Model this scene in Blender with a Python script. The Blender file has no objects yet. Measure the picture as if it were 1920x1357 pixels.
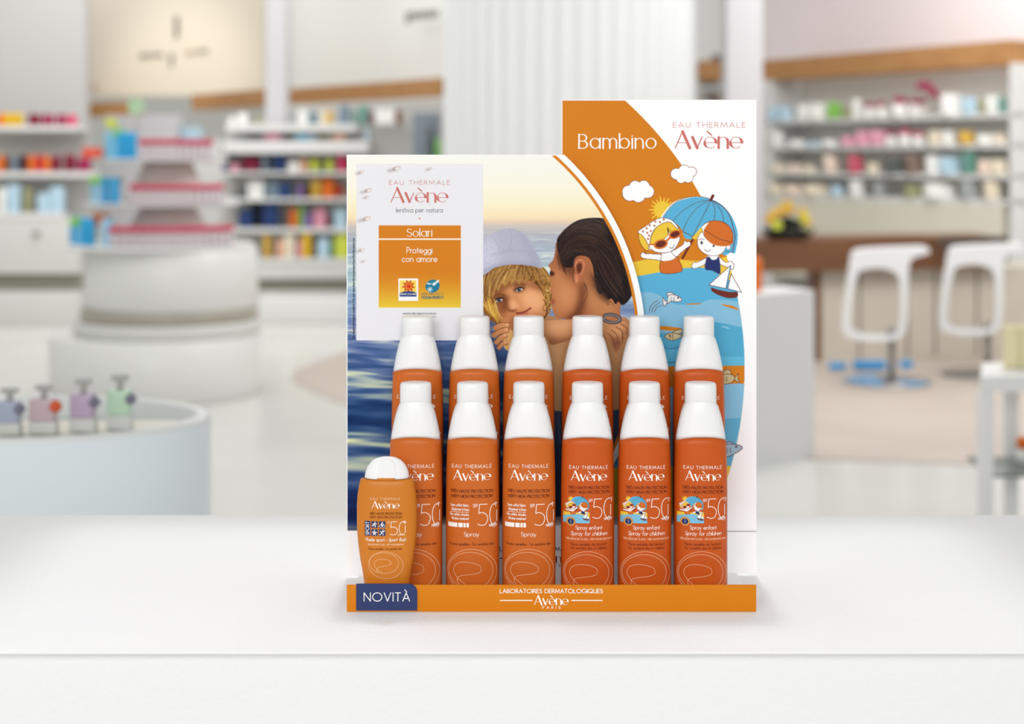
import bpy, bmesh, math, random
import numpy as np
from mathutils import Vector, Matrix
random.seed(7); RNG = np.random.default_rng(11)
scene = bpy.context.scene
COL = scene.collection
# ------------------------------------------------------------------ camera, world, lights, exposure
F = 3000.0            # focal length in photograph pixels
CX, HY = 960.0, 300.0  # principal point (level camera; horizon row)
EYE = 1.45            # camera height in metres
CAMY = -1.5
cam = bpy.data.cameras.new('camera'); cam_o = bpy.data.objects.new('camera', cam); COL.objects.link(cam_o)
cam_o.location = (0, CAMY, EYE); cam_o.rotation_euler = (math.pi/2, 0, 0)
cam.sensor_width = 36.0; cam.lens = 36.0*F/1920.0
cam.shift_x = 0.0; cam.shift_y = -(678.5-HY)/1920.0
cam.clip_start = 0.05; cam.clip_end = 100
cam.dof.use_dof = True; cam.dof.focus_distance = 1.550; cam.dof.aperture_fstop = 4.4
scene.camera = cam_o
w = bpy.data.worlds.new('shop_daylight'); scene.world = w; w.use_nodes = True
bgn = w.node_tree.nodes['Background']; bgn.inputs[0].default_value = (1.0, 0.995, 0.985, 1); bgn.inputs[1].default_value = 0.52
def area(name, loc, target, sx, sy, power, color=(1,1,1), spread=180):
    l = bpy.data.lights.new(name, 'AREA'); l.shape = 'RECTANGLE'; l.size = sx; l.size_y = sy
    l.energy = power; l.color = color; l.spread = math.radians(spread)
    o = bpy.data.objects.new(name, l); COL.objects.link(o); o.location = loc
    o.rotation_euler = (Vector(target)-Vector(loc)).to_track_quat('-Z', 'Y').to_euler()
    return o
TILT = math.radians(20)
dn = area('added_counter_pool_light', (0.0, -0.36+1.72*math.tan(TILT), 2.75), (0.0, -0.36, 1.03), 1.04, 1.36, 1.1, (1, 1, 1), 6)  # unseen narrow-beam light added to lay a soft pool on the counter
dn.rotation_euler = (-TILT, 0, 0)
area('added_front_fill', (-0.6, -4.6, 2.85), (0.0, 0.0, 1.2), 4.0, 2.2, 140)  # unseen area light added behind the camera to brighten the display front
area('added_back_fill_left', (-3.4, 8.0, 4.4), (-3.2, 17.0, 1.4), 4.0, 2.0, 70, (1, .985, .96))  # unseen fill added to brighten the left background
area('added_back_fill_right', (2.6, 6.5, 4.4), (3.2, 13.0, 1.4), 4.0, 2.0, 90, (1, .985, .97))  # unseen fill added to brighten the right background
for lx_, ly_, pw_ in ((-3.4, 5.2, 75), (2.8, 6.6, 110), (-3.6, 11.5, 95), (3.6, 10.4, 110), (-1.2, 14.2, 50), (-4.4, 16.6, 60)):
    hl = area('added_overhead_fill', (lx_, ly_, 4.5), (lx_, ly_, 0), 3.0, 3.0, pw_, (1, .99, .975)); hl.rotation_euler = (0, 0, 0)  # unseen downward fills added to lift the floor and far walls
sp = bpy.data.lights.new('sign_spotlight', 'SPOT'); sp.energy = 430; sp.spot_size = math.radians(30); sp.spot_blend = 1.0; sp.shadow_soft_size = .1
sp.color = (1, .97, .88)
spo = bpy.data.objects.new('sign_spotlight', sp); COL.objects.link(spo); spo.location = (-3.6, 13.2, 3.8)
spo.rotation_euler = (Vector((-3.95, 17.6, 2.45))-Vector(spo.location)).to_track_quat('-Z', 'Y').to_euler()
vs = scene.view_settings; scene.display_settings.display_device = 'sRGB'
vs.view_transform = 'Standard'; vs.look = 'None'; vs.gamma = 1.0; vs.exposure = 0.0; vs.use_curve_mapping = False
scene.cycles.use_denoising = True
# ------------------------------------------------------------------ helpers
def lin(c):
    c = np.asarray(c, float)/255.0
    return np.where(c <= 0.04045, c/12.92, ((c+0.055)/1.055)**2.4)
MATS = {}
def mat(name, rgb, rough=0.5, spec=0.4, metal=0.0, trans=0.0, bump=None, noise=None, coat=0.0, sub=0.0):
    """procedural principled material; rgb in 0..255; noise=(scale, rgb2, (stretch)); bump=(scale, strength, dist)"""
    if name in MATS: return MATS[name]
    m = bpy.data.materials.new(name); m.use_nodes = True; nt = m.node_tree
    b = nt.nodes['Principled BSDF']; l = lin(rgb)
    b.inputs['Base Color'].default_value = (*l, 1); b.inputs['Roughness'].default_value = rough
    b.inputs['Specular IOR Level'].default_value = spec; b.inputs['Metallic'].default_value = metal
    if trans: b.inputs['Transmission Weight'].default_value = trans
    if coat: b.inputs['Coat Weight'].default_value = coat; b.inputs['Coat Roughness'].default_value = .15
    tc = nt.nodes.new('ShaderNodeTexCoord')
    if noise:
        mp = nt.nodes.new('ShaderNodeMapping'); mp.inputs['Scale'].default_value = noise[2] if len(noise) > 2 else (1,1,1)
        n = nt.nodes.new('ShaderNodeTexNoise'); n.inputs['Scale'].default_value = noise[0]; n.inputs['Detail'].default_value = 5
        r = nt.nodes.new('ShaderNodeValToRGB'); r.color_ramp.elements[0].color = (*l, 1); r.color_ramp.elements[1].color = (*lin(noise[1]), 1)
        r.color_ramp.elements[0].position = .35; r.color_ramp.elements[1].position = .65
        nt.links.new(tc.outputs['Object'], mp.inputs[0]); nt.links.new(mp.outputs[0], n.inputs['Vector'])
        nt.links.new(n.outputs['Fac'], r.inputs[0]); nt.links.new(r.outputs[0], b.inputs['Base Color'])
    if bump:
        n = nt.nodes.new('ShaderNodeTexNoise'); n.inputs['Scale'].default_value = bump[0]; n.inputs['Detail'].default_value = 6; n.inputs['Roughness'].default_value = .6
        bp = nt.nodes.new('ShaderNodeBump'); bp.inputs['Strength'].default_value = bump[1]; bp.inputs['Distance'].default_value = bump[2]
        nt.links.new(tc.outputs['Object'], n.inputs['Vector']); nt.links.new(n.outputs['Fac'], bp.inputs['Height']); nt.links.new(bp.outputs[0], b.inputs['Normal'])
    MATS[name] = m; return m
def vcol_mat(name, rough=0.55, spec=0.15):
    if name in MATS: return MATS[name]
    m = bpy.data.materials.new(name); m.use_nodes = True; nt = m.node_tree; b = nt.nodes['Principled BSDF']
    a = nt.nodes.new('ShaderNodeAttribute'); a.attribute_name = 'ink'
    nt.links.new(a.outputs['Color'], b.inputs['Base Color'])
    b.inputs['Roughness'].default_value = rough; b.inputs['Specular IOR Level'].default_value = spec
    MATS[name] = m; return m
def P(px, py, d):
    """photograph pixel + distance from the camera plane -> point of the place"""
    return Vector(((px-CX)*d/F, CAMY+d, EYE-(py-HY)*d/F))
def X(px, d): return (px-CX)*d/F
def Z(py, d): return EYE-(py-HY)*d/F
class MB:
    def __init__(s): s.v = []; s.f = []; s.mi = []; s.sm = []; s.mats = []
    def mid(s, m):
        if m not in s.mats: s.mats.append(m)
        return s.mats.index(m)
    def poly(s, pts, m, smooth=False):
        k = len(s.v); s.v += [tuple(p) for p in pts]; s.f.append(tuple(range(k, k+len(pts)))); s.mi.append(s.mid(m)); s.sm.append(smooth)
    def grid(s, rows, m, close_u=False, smooth=True, cap0=False, cap1=False):
        k = len(s.v); n = len(rows[0]); i = s.mid(m)
        for r in rows: s.v += [tuple(p) for p in r]
        for a in range(len(rows)-1):
            for b in range(n if close_u else n-1):
                c = (b+1) % n
                s.f.append((k+a*n+b, k+a*n+c, k+(a+1)*n+c, k+(a+1)*n+b)); s.mi.append(i); s.sm.append(smooth)
        if cap0: s.f.append(tuple(k+b for b in reversed(range(n)))); s.mi.append(i); s.sm.append(False)
        if cap1: s.f.append(tuple(k+(len(rows)-1)*n+b for b in range(n))); s.mi.append(i); s.sm.append(False)
    def box(s, x0, x1, y0, y1, z0, z1, m, bev=0.0):
        if bev <= 0:
            c = [(x0,y0,z0),(x1,y0,z0),(x1,y1,z0),(x0,y1,z0),(x0,y0,z1),(x1,y0,z1),(x1,y1,z1),(x0,y1,z1)]
            s.solid(c, [(3,2,1,0),(4,5,6,7),(0,1,5,4),(1,2,6,5),(2,3,7,6),(3,0,4,7)], m); return
        bm = bmesh.new(); bmesh.ops.create_cube(bm, size=1.0)
        for v in bm.verts: v.co = Vector(((x0+x1)/2+v.co.x*(x1-x0), (y0+y1)/2+v.co.y*(y1-y0), (z0+z1)/2+v.co.z*(z1-z0)))
        bmesh.ops.bevel(bm, geom=bm.edges[:], offset=min(bev, .45*min(x1-x0, y1-y0, z1-z0)), segments=3, profile=.5, affect='EDGES')
        s.bm(bm, m, True)
    def solid(s, verts, faces, m, smooth=False):
        k = len(s.v); i = s.mid(m); s.v += [tuple(p) for p in verts]
        for f in faces: s.f.append(tuple(k+q for q in f)); s.mi.append(i); s.sm.append(smooth)
    def bm(s, bm, m, smooth=False):
        bm.verts.ensure_lookup_table(); k = len(s.v); i = s.mid(m); bm.verts.index_update()
        s.v += [tuple(v.co) for v in bm.verts]
        for f in bm.faces: s.f.append(tuple(k+v.index for v in f.verts)); s.mi.append(i); s.sm.append(smooth)
        bm.free()
    def prism(s, pts, y0, y1, m, smooth=False):
        """outline of (x,z) points extruded along y"""
        n = len(pts); s.solid([(x, y0, z) for x, z in pts]+[(x, y1, z) for x, z in pts],
            [tuple(range(n)), tuple(range(2*n-1, n-1, -1))], m)
        k = len(s.v)-2*n; i = s.mid(m)
        for a in range(n):
            b = (a+1) % n; s.f.append((k+b, k+a, k+n+a, k+n+b)); s.mi.append(i); s.sm.append(smooth)
    def slab(s, pts, z0, z1, m):
        """outline of (x,y) points extruded along z"""
        n = len(pts); k = len(s.v); i = s.mid(m)
        s.v += [(x, y, z0) for x, y in pts]+[(x, y, z1) for x, y in pts]
        s.f += [tuple(range(k+n-1, k-1, -1)), tuple(range(k+n, k+2*n))]; s.mi += [i, i]; s.sm += [False, False]
        for a in range(n):
            b = (a+1) % n; s.f.append((k+a, k+b, k+n+b, k+n+a)); s.mi.append(i); s.sm.append(False)
    def lathe(s, cx, cy, prof, m, n=32, sx=1.0, sy=1.0, cap0=True, cap1=True):
        rows = [[(cx+sx*r*math.cos(2*math.pi*k/n), cy+sy*r*math.sin(2*math.pi*k/n), z) for k in range(n)] for r, z in prof]
        s.grid(rows, m, True, True, cap0, cap1)
    def ball(s, c, r, m, sz=1.0, sub=2):
        bm = bmesh.new(); bmesh.ops.create_icosphere(bm, subdivisions=sub, radius=r)
        for v in bm.verts: v.co = Vector(c)+Vector((v.co.x, v.co.y, v.co.z*sz))
        s.bm(bm, m, True)
    def tube(s, path, r, m, n=10, closed=False):
        path = [Vector(p) for p in path]; rows = []; N = len(path)
        for i, p in enumerate(path):
            a = path[(i-1) % N] if (closed or i > 0) else p; b = path[(i+1) % N] if (closed or i < N-1) else p
            t = (b-a).normalized(); u = t.cross(Vector((0,1,0)))
            if u.length < 1e-4: u = t.cross(Vector((1,0,0)))
            u.normalize(); q = t.cross(u); rr = r[i] if isinstance(r, (list, tuple)) else r
            rows.append([tuple(p+rr*(u*math.cos(2*math.pi*k/n)+q*math.sin(2*math.pi*k/n))) for k in range(n)])
        if closed: rows.append(rows[0])
        s.grid(rows, m, True, True, not closed, not closed)
def wloc(o):
    l = Vector(o.location)
    while o.parent: o = o.parent; l += Vector(o.location)
    return l
def tag(o, label=None, cat=None, group=None, kind=None):
    if label: o['label'] = label
    if cat: o['category'] = cat
    if group: o['group'] = group
    if kind: o['kind'] = kind
    return o
def link(name, mb, parent=None, origin=None):
    """one mesh object; verts given in world coordinates"""
    me = bpy.data.meshes.new(name); o = bpy.data.objects.new(name, me); COL.objects.link(o)
    vv = np.array(mb.v, float)
    if parent is not None: off = wloc(parent); o.parent = parent
    else:
        off = Vector(origin) if origin is not None else Vector((*((vv.min(0)+vv.max(0))/2)[:2], vv[:,2].min())); o.location = off
    vv = vv-np.array(off)
    me.from_pydata(vv.tolist(), [], mb.f)
    for m in mb.mats: me.materials.append(m)
    me.polygons.foreach_set('material_index', mb.mi); me.polygons.foreach_set('use_smooth', mb.sm)
    me.update(); return o
def thing(name, loc, label, cat, group=None):
    o = bpy.data.objects.new(name, None); COL.objects.link(o); o.location = loc; o.empty_display_size = .05
    return tag(o, label, cat, group)
def copy_tree(o, parent=None):
    c = o.copy(); COL.objects.link(c)
    if parent is not None: c.parent = parent
    for ch in list(o.children): copy_tree(ch, c)
    return c
def crv(pts, n=8, closed=True):
    """Catmull-Rom through points"""
    p = [np.array(q, float) for q in pts]; out = []; N = len(p)
    for i in range(N if closed else N-1):
        if closed: a, b, c, d = p[(i-1) % N], p[i], p[(i+1) % N], p[(i+2) % N]
        else: a, b, c, d = p[max(i-1, 0)], p[i], p[i+1], p[min(i+2, N-1)]
        for k in range(n):
            t = k/n; out.append(.5*((2*b)+(c-a)*t+(2*a-5*b+4*c-d)*t*t+(3*b-a-3*c+d)*t**3))
    if not closed: out.append(p[-1])
    return [tuple(q) for q in out]
# ------------------------------------------------------------------ stroke lettering (own geometric alphabet)
def arc(cx, cy, rx, ry, a0, a1, n=14):
    return [(cx+rx*math.cos(math.radians(a0+(a1-a0)*k/n)), cy+ry*math.sin(math.radians(a0+(a1-a0)*k/n))) for k in range(n+1)]
GL = {}
def g(ch, adv, *st): GL[ch] = (adv, [list(x) for x in st])
g('A', .74, [(0,0),(.37,1)], [(.37,1),(.74,0)], [(.13,.32),(.61,.32)])
g('B', .5, [(0,0),(0,1),(.22,1)]+arc(.22,.76,.23,.24,90,-90)+[(0,.52)], [(.22,.52)]+arc(.24,.26,.26,.26,90,-90)+[(0,0)])
g('C', .8, arc(.5,.5,.5,.5,48,312,24))
g('D', .72, [(0,0),(0,1),(.22,1)]+arc(.22,.5,.5,.5,90,-90,20)+[(0,0)])
g('E', .44, [(.44,1),(0,1),(0,0),(.44,0)], [(0,.52),(.41,.52)])
g('F', .42, [(.42,1),(0,1),(0,0)], [(0,.52),(.39,.52)])
g('G', .95, arc(.5,.5,.5,.5,45,355,24)+[(.6,.46)])
g('H', .64, [(0,0),(0,1)], [(.64,0),(.64,1)], [(0,.53),(.64,.53)])
g('I', .0, [(0,0),(0,1)])
g('J', .3, [(.3,1),(.3,.2)]+arc(.12,.18,.18,.18,0,-150))
g('K', .56, [(0,0),(0,1)], [(.54,1),(.02,.5)], [(.16,.62),(.58,0)])
g('L', .42, [(0,1),(0,0),(.42,0)])
g('M', .92, [(0,0),(.12,1)], [(.12,1),(.46,.12)], [(.46,.12),(.8,1)], [(.8,1),(.92,0)])
g('N', .68, [(0,0),(0,1)], [(0,1),(.68,0)], [(.68,0),(.68,1)])
g('O', 1.0, arc(.5,.5,.5,.5,90,450,32))
g('P', .48, [(0,0),(0,1),(.2,1)]+arc(.2,.74,.28,.26,90,-90)+[(0,.48)])
g('Q', 1.0, arc(.5,.5,.5,.5,90,450,32), [(.55,.35),(.98,-.06)])
g('R', .52, [(0,0),(0,1),(.2,1)]+arc(.2,.74,.27,.26,90,-90)+[(0,.48)], [(.2,.48),(.52,0)])
g('S', .5, arc(.26,.75,.22,.24,30,270,14)+arc(.26,.26,.24,.26,90,-150,14)[1:])
g('T', .56, [(0,1),(.56,1)], [(.28,1),(.28,0)])
g('U', .6, [(0,1),(0,.3)]+arc(.3,.3,.3,.3,180,360)+[(.6,1)])
g('V', .72, [(0,1),(.36,0)], [(.36,0),(.72,1)])
g('W', 1.06, [(0,1),(.27,0)], [(.27,0),(.53,.95)], [(.53,.95),(.79,0)], [(.79,0),(1.06,1)])
g('X', .62, [(0,0),(.62,1)], [(0,1),(.62,0)])
g('Y', .64, [(0,1),(.32,.46)], [(.64,1),(.32,.46)], [(.32,.46),(.32,0)])
g('Z', .56, [(0,1),(.56,1)], [(.56,1),(0,0)], [(0,0),(.56,0)])
bowl = arc(.29,.3,.29,.3,90,450,26)
g('a', .58, bowl, [(.58,.6),(.58,0)])
g('b', .58, [(0,1.05),(0,0)], bowl)
g('c', .5, arc(.29,.3,.29,.3,48,312,18))
g('d', .58, bowl, [(.58,1.05),(.58,0)])
g('e', .58, [(0,.3),(.58,.3)]+arc(.29,.3,.29,.3,5,318,20))
g('f', .3, arc(.3,.86,.15,.17,60,180,8)+[(.15,0)], [(0,.6),(.3,.6)])
g('g', .58, bowl, [(.58,.6),(.58,-.1)]+arc(.3,-.1,.28,.2,0,-150))
g('h', .46, [(0,1.05),(0,0)], [(0,.34)]+arc(.23,.36,.23,.24,170,0)+[(.46,0)])
g('i', .0, [(0,0),(0,.6)], [(-.03,.82),(.03,.82)])
g('j', .1, [(.1,.6),(.1,-.3)], [(.07,.82),(.13,.82)])
g('k', .42, [(0,0),(0,1.05)], [(.4,.6),(.02,.28)], [(.13,.37),(.43,0)])
g('l', .0, [(0,0),(0,1.05)])
g('m', .8, [(0,.6),(0,0)], [(0,.34)]+arc(.2,.38,.2,.22,170,0)+[(.4,0)], [(.4,.34)]+arc(.6,.38,.2,.22,170,0)+[(.8,0)])
g('n', .46, [(0,.6),(0,0)], [(0,.34)]+arc(.23,.36,.23,.24,170,0)+[(.46,0)])
g('o', .58, bowl)
g('p', .58, [(0,.6),(0,-.34)], bowl)
g('q', .58, [(.58,.6),(.58,-.34)], bowl)
g('r', .24, [(0,.6),(0,0)], [(0,.34)]+arc(.22,.36,.22,.24,170,80,8))
g('s', .34, arc(.18,.45,.14,.15,30,270,10)+arc(.17,.155,.16,.155,90,-150,10)[1:])
g('t', .3, [(.15,.9),(.15,0)], [(0,.6),(.3,.6)])
g('u', .46, [(0,.6),(0,.24)]+arc(.23,.24,.23,.24,180,360)+[(.46,.6)], [(.46,.6),(.46,0)])
g('v', .48, [(0,.6),(.24,0)], [(.24,0),(.48,.6)])
g('w', .74, [(0,.6),(.19,0)], [(.19,0),(.37,.58)], [(.37,.58),(.55,0)], [(.55,0),(.74,.6)])
g('x', .44, [(0,0),(.44,.6)], [(0,.6),(.44,0)])
g('y', .48, [(0,.6),(.26,0)], [(.48,.6),(.13,-.34)])
g('z', .42, [(0,.6),(.42,.6)], [(.42,.6),(0,0)], [(0,0),(.42,0)])
g('-', .28, [(0,.32),(.28,.32)]); g('.', .02, [(-.03,.03),(.04,.03)]); g("'", .02, [(0,1.0),(0,.78)]); g('*', .2, [(0,.8),(.2,.95)], [(0,.95),(.2,.8)], [(.1,1),(.1,.74)])
g('/', .3, [(0,-.1),(.3,1.05)]); g(' ', .26)
GRAVE = lambda cx, y: [(cx-.16, y+.26), (cx+.06, y)]
ACUTE = lambda cx, y: [(cx-.02, y), (cx+.16, y+.24)]
for b, c in (('E','È'), ('A','À')): g(c, GL[b][0], *GL[b][1], GRAVE(GL[b][0]/2, 1.1))
for b, c in (('E','É'),): g(c, GL[b][0], *GL[b][1], ACUTE(GL[b][0]/2, 1.1))
for b, c in (('e','è'), ('a','à')): g(c, GL[b][0], *GL[b][1], GRAVE(.29, .74))
g('é', .58, *GL['e'][1], ACUTE(.29, .74))
def ribbon(pl, wfun):
    """polyline -> quads; broken at sharp turns"""
    out = []; pl = [np.array(p, float) for p in pl]; q = [pl[0]]
    for p in pl[1:]:
        if np.linalg.norm(p-q[-1]) > 1e-9: q.append(p)
    if len(q) < 2: return out
    runs = [[q[0]]]
    for i in range(1, len(q)):
        runs[-1].append(q[i])
        if i < len(q)-1:
            a = q[i]-q[i-1]; b = q[i+1]-q[i]; c = a.dot(b)/(np.linalg.norm(a)*np.linalg.norm(b))
            if c < .6: runs.append([q[i]])
    for r in runs:
        r = [x.copy() for x in r]; t0 = (r[1]-r[0])/np.linalg.norm(r[1]-r[0]); t1 = (r[-1]-r[-2])/np.linalg.norm(r[-1]-r[-2])
        r[0] -= t0*wfun(t0)*.35; r[-1] += t1*wfun(t1)*.35
        L = []
        for i in range(len(r)):
            t = r[min(i+1, len(r)-1)]-r[max(i-1, 0)]; t = t/np.linalg.norm(t); n = np.array((-t[1], t[0])); h = wfun(t)/2
            L.append((r[i]+n*h, r[i]-n*h))
        for i in range(len(r)-1): out.append([L[i][0], L[i][1], L[i+1][1], L[i+1][0]])
    return out
def nib_even(wt): return lambda t: wt
def nib_contrast(thin, thick, ang=106, p=3.5):
    a = math.radians(ang); ca, sa = math.cos(a), math.sin(a)
    return lambda t: thin+(thick-thin)*abs(t[0]*ca+t[1]*sa)**p
def text_quads(s, x0, x1, base, cap, wt=.09, track=.16, italic=0.0, nib=None, xh=.6):
    """fit string into x0..x1 (pixels, y down); returns quads of pixel points"""
    nib = nib or nib_even(wt); glyphs = []; x = 0
    for ch in s:
        adv, st = GL[ch]
        if xh != .6 and ch.islower(): st = [[(u, v*xh/.6 if v <= .6 else xh+(v-.6)*(1.05-xh)/.45) for u, v in pl] for pl in st]
        glyphs.append((x, st)); x += adv+track
    W = x-track; sx = (x1-x0)/W/cap if W > 0 else 1
    out = []
    for gx, st in glyphs:
        for pl in st:
            for qd in ribbon([((gx+u)*sx, v) for u, v in pl], nib):
                pts = []
                for u, v in qd:
                    pts.append((x0+(u+italic*v)*cap, base-v*cap))
                out.append(pts)
    return out
EAU = dict(wt=.085, track=.30)
LOGO = nib_contrast(.032, .172, 106, 6)
def logo_quads(x0, x1, base, cap):
    return text_quads('Avène', x0, x1, base, cap*.96, nib=LOGO, track=.13, xh=.66)
PUTN = [0]
def put(mb, quads, m, mp):
    """lay ink quads on a surface, each a few micrometres above the last so overlapping strokes never coincide"""
    for q in quads:
        PUTN[0] = (PUTN[0]+1) % 23; e = Vector((0, -.000003*PUTN[0], 0)); mb.poly([mp(*p)+e for p in q], m)
def rect_q(x0, x1, y0, y1): return [[(x0,y0),(x0,y1),(x1,y1),(x1,y0)]]
def line_q(pts, wpx): return ribbon([(x, y) for x, y in pts], nib_even(wpx))
def sub_q(quads, step=4.0):
    """split long quads lengthwise so they can follow a curved surface"""
    out = []
    for a, b, c, d in quads:
        a, b, c, d = map(np.array, (a, b, c, d)); n = max(1, int(max(np.linalg.norm(d-a), np.linalg.norm(c-b))/step))
        for i in range(n):
            out.append([a+(d-a)*i/n, b+(c-b)*i/n, b+(c-b)*(i+1)/n, a+(d-a)*(i+1)/n])
    return out
# ------------------------------------------------------------------ ink painter (prints on the card)
class Ink:
    def __init__(s, x0, y0, w, h, S=2, rgb=(255,255,255)):
        s.x0, s.y0, s.w, s.h, s.S = x0, y0, w, h, S; s.c = np.ones((h*S, w*S, 3))*np.array(rgb, float)
    def xy(s):
        yy, xx = np.mgrid[0:s.h*s.S, 0:s.w*s.S]; return s.x0+(xx+.5)/s.S, s.y0+(yy+.5)/s.S
    def mask(s, polys):
        D = np.zeros((s.h*s.S, s.w*s.S+1)); Hh, Ww = s.h*s.S, s.w*s.S
        for p in polys:
            p = (np.array(p, float)-(s.x0, s.y0))*s.S
            ar = np.sum(p[:,0]*np.roll(p[:,1],-1)-np.roll(p[:,0],-1)*p[:,1]); sg = 1 if ar > 0 else -1
            for i in range(len(p)):
                a, b = p[i], p[(i+1) % len(p)]
                if a[1] == b[1]: continue
                d = 1
                if a[1] > b[1]: a, b, d = b, a, -1
                r0, r1 = max(0, math.ceil(a[1]-.5)), min(Hh-1, math.ceil(b[1]-.5)-1)
                if r1 < r0: continue
                r = np.arange(r0, r1+1); xx = a[0]+(r+.5-a[1])*(b[0]-a[0])/(b[1]-a[1])
                np.add.at(D, (r, np.clip(np.ceil(xx-.5), 0, Ww).astype(int)), d*sg)
        return (np.abs(np.cumsum(D, 1)[:, :Ww]) > .5).astype(float)
    def over(s, m, rgb, a=1.0):
        m = (m*a)[..., None]; s.c = s.c*(1-m)+np.array(rgb, float)*m
    def blur(s, m, r):
        r = int(r*s.S)
        if r < 1: return m
        for ax in (0, 1):
            for _ in range(2):
                q = np.pad(m, [(r+1, r) if k == ax else (0, 0) for k in range(m.ndim)], mode='edge'); q = np.cumsum(q, ax)
                n = m.shape[ax]; m = (np.take(q, range(2*r+1, 2*r+1+n), ax)-np.take(q, range(0, n), ax))/(2*r+1)
        return m
    def fill(s, pts, rgb, a=1.0, soft=0, smooth=True, clip=None):
        m = s.mask([crv(pts) if smooth and len(pts) < 60 else pts])
        if soft: m = s.blur(m, soft)
        if clip is not None: m = m*clip
        s.over(m, rgb, a); return m
    def disc(s, cx, cy, rx, ry, rgb, a=1.0, rot=0, soft=0, clip=None):
        c, q = math.cos(math.radians(rot)), math.sin(math.radians(rot))
        pts = [(cx+c*rx*math.cos(t)-q*ry*math.sin(t), cy+q*rx*math.cos(t)+c*ry*math.sin(t)) for t in np.linspace(0, 2*math.pi, 40)[:-1]]
        m = s.mask([pts])
        if soft: m = s.blur(m, soft)
        if clip is not None: m = m*clip
        s.over(m, rgb, a)
    def stroke(s, pts, wpx, rgb, a=1.0, smooth=True, clip=None, soft=0):
        pts = crv(pts, 8, False) if smooth and len(pts) > 2 else pts
        m = s.mask(ribbon(pts, nib_even(wpx)))
        if soft: m = s.blur(m, soft)
        if clip is not None: m = m*clip
        s.over(m, rgb, a)
    def strands(s, GA, GB, n, cols, wr, a, jit=3, clip=None):
        GA = np.array(crv(GA, 5, False)); GB = np.array(crv(GB, 5, False))
        k = min(len(GA), len(GB)); GA = GA[np.linspace(0, len(GA)-1, k).astype(int)]; GB = GB[np.linspace(0, len(GB)-1, k).astype(int)]
        bins = {}
        for i in range(n):
            t = RNG.uniform(0, 1); j = RNG.normal(0, jit, (1, 2)); e0, e1 = sorted(RNG.uniform(0, 1, 2)); 
            i0, i1 = int(e0*.5*k), max(int(e0*.5*k)+4, int((.45+.55*e1)*k))
            pl = (GA*(1-t)+GB*t+j)[i0:i1]
            if len(pl) < 3: continue
            ci = int(RNG.integers(len(cols))); bins.setdefault((ci, i % 4), []).extend(ribbon([tuple(q) for q in pl], nib_even(RNG.uniform(*wr))))
        for (ci, _), q in sorted(bins.items(), key=lambda z: z[0][1]):
            m = s.mask(q)
            if clip is not None: m = m*clip
            s.over(m, cols[ci], a)
    def done(s): return s.c.reshape(s.h, s.S, s.w, s.S, 3).mean((1, 3))
def vnoise(x, y, seed):
    r = np.random.default_rng(seed); T = r.uniform(0, 1, (256, 256))
    xi, yi = np.floor(x).astype(int), np.floor(y).astype(int); fx, fy = x-xi, y-yi
    fx, fy = fx*fx*(3-2*fx), fy*fy*(3-2*fy); i = lambda a, b: T[(yi+b) % 256, (xi+a) % 256]
    return (i(0,0)*(1-fx)+i(1,0)*fx)*(1-fy)+(i(0,1)*(1-fx)+i(1,1)*fx)*fy
def ramp(t, stops):
    xs = [q[0] for q in stops]; return np.stack([np.interp(t, xs, [q[1][k] for q in stops]) for k in range(3)], -1)
def print_obj(name, img, x0, y0, step, mp, parent, keep=None, m=None):
    """dense sheet carrying the ink as a colour attribute"""
    h, w_ = img.shape[:2]
    V = np.zeros((h*w_, 3)); k = 0
    off = np.array(wloc(parent))
    ys = y0+(np.arange(h)+.5)*step; xs = x0+(np.arange(w_)+.5)*step
    gx, gy = np.meshgrid(xs, ys); V = np.array(mp(gx.ravel(), gy.ravel())).T-off
    idx = np.arange(h*w_).reshape(h, w_)
    fc = np.stack([idx[:-1,:-1], idx[1:,:-1], idx[1:,1:], idx[:-1,1:]], -1).reshape(-1, 4)
    if keep is not None:
        kk = keep(gx, gy); ok = kk.ravel()[fc].all(1); fc = fc[ok]
    me = bpy.data.meshes.new(name); me.vertices.add(h*w_); me.vertices.foreach_set('co', V.ravel())
    me.loops.add(fc.size); me.loops.foreach_set('vertex_index', fc.ravel().astype(np.int32))
    me.polygons.add(len(fc)); me.polygons.foreach_set('loop_start', np.arange(0, fc.size, 4, dtype=np.int32))
    me.polygons.foreach_set('use_smooth', np.ones(len(fc), bool))
    at = me.attributes.new('ink', 'FLOAT_COLOR', 'POINT')
    c = np.ones((h*w_, 4)); c[:, :3] = lin(img.reshape(-1, 3)); at.data.foreach_set('color', c.ravel())
    me.materials.append(m or vcol_mat('printed_ink')); me.update(); me.validate()
    o = bpy.data.objects.new(name, me); COL.objects.link(o); o.parent = parent
    return o
def plane_np(d):
    return lambda px, py: ((px-CX)*d/F, np.full_like(px, CAMY+d), EYE-(py-HY)*d/F)
def plane_pt(d): return lambda px, py: P(px, py, d)
# ------------------------------------------------------------------ white counter in front
D_FRONT, D_BACK = 1.378, 1.9105
TOPZ = EYE-(1147-HY)*1.5/F
m_plaster = mat('white_plaster', (243,243,243), .85, .15, bump=(150, .55, .0018))
cb = MB()
cb.box(-1.0, 1.0, CAMY+D_FRONT+.014, CAMY+D_BACK-.004, 0.0, TOPZ-.0024, m_plaster)
counter = tag(link('shop_counter', cb), 'wide white plaster-textured counter in the foreground carrying the sun-care display', 'counter')
ct = MB(); ct.box(-1.0, 1.0, CAMY+D_FRONT, CAMY+D_BACK, TOPZ-.0026, TOPZ, m_plaster, .0012); link('counter_top', ct, counter)
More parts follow.
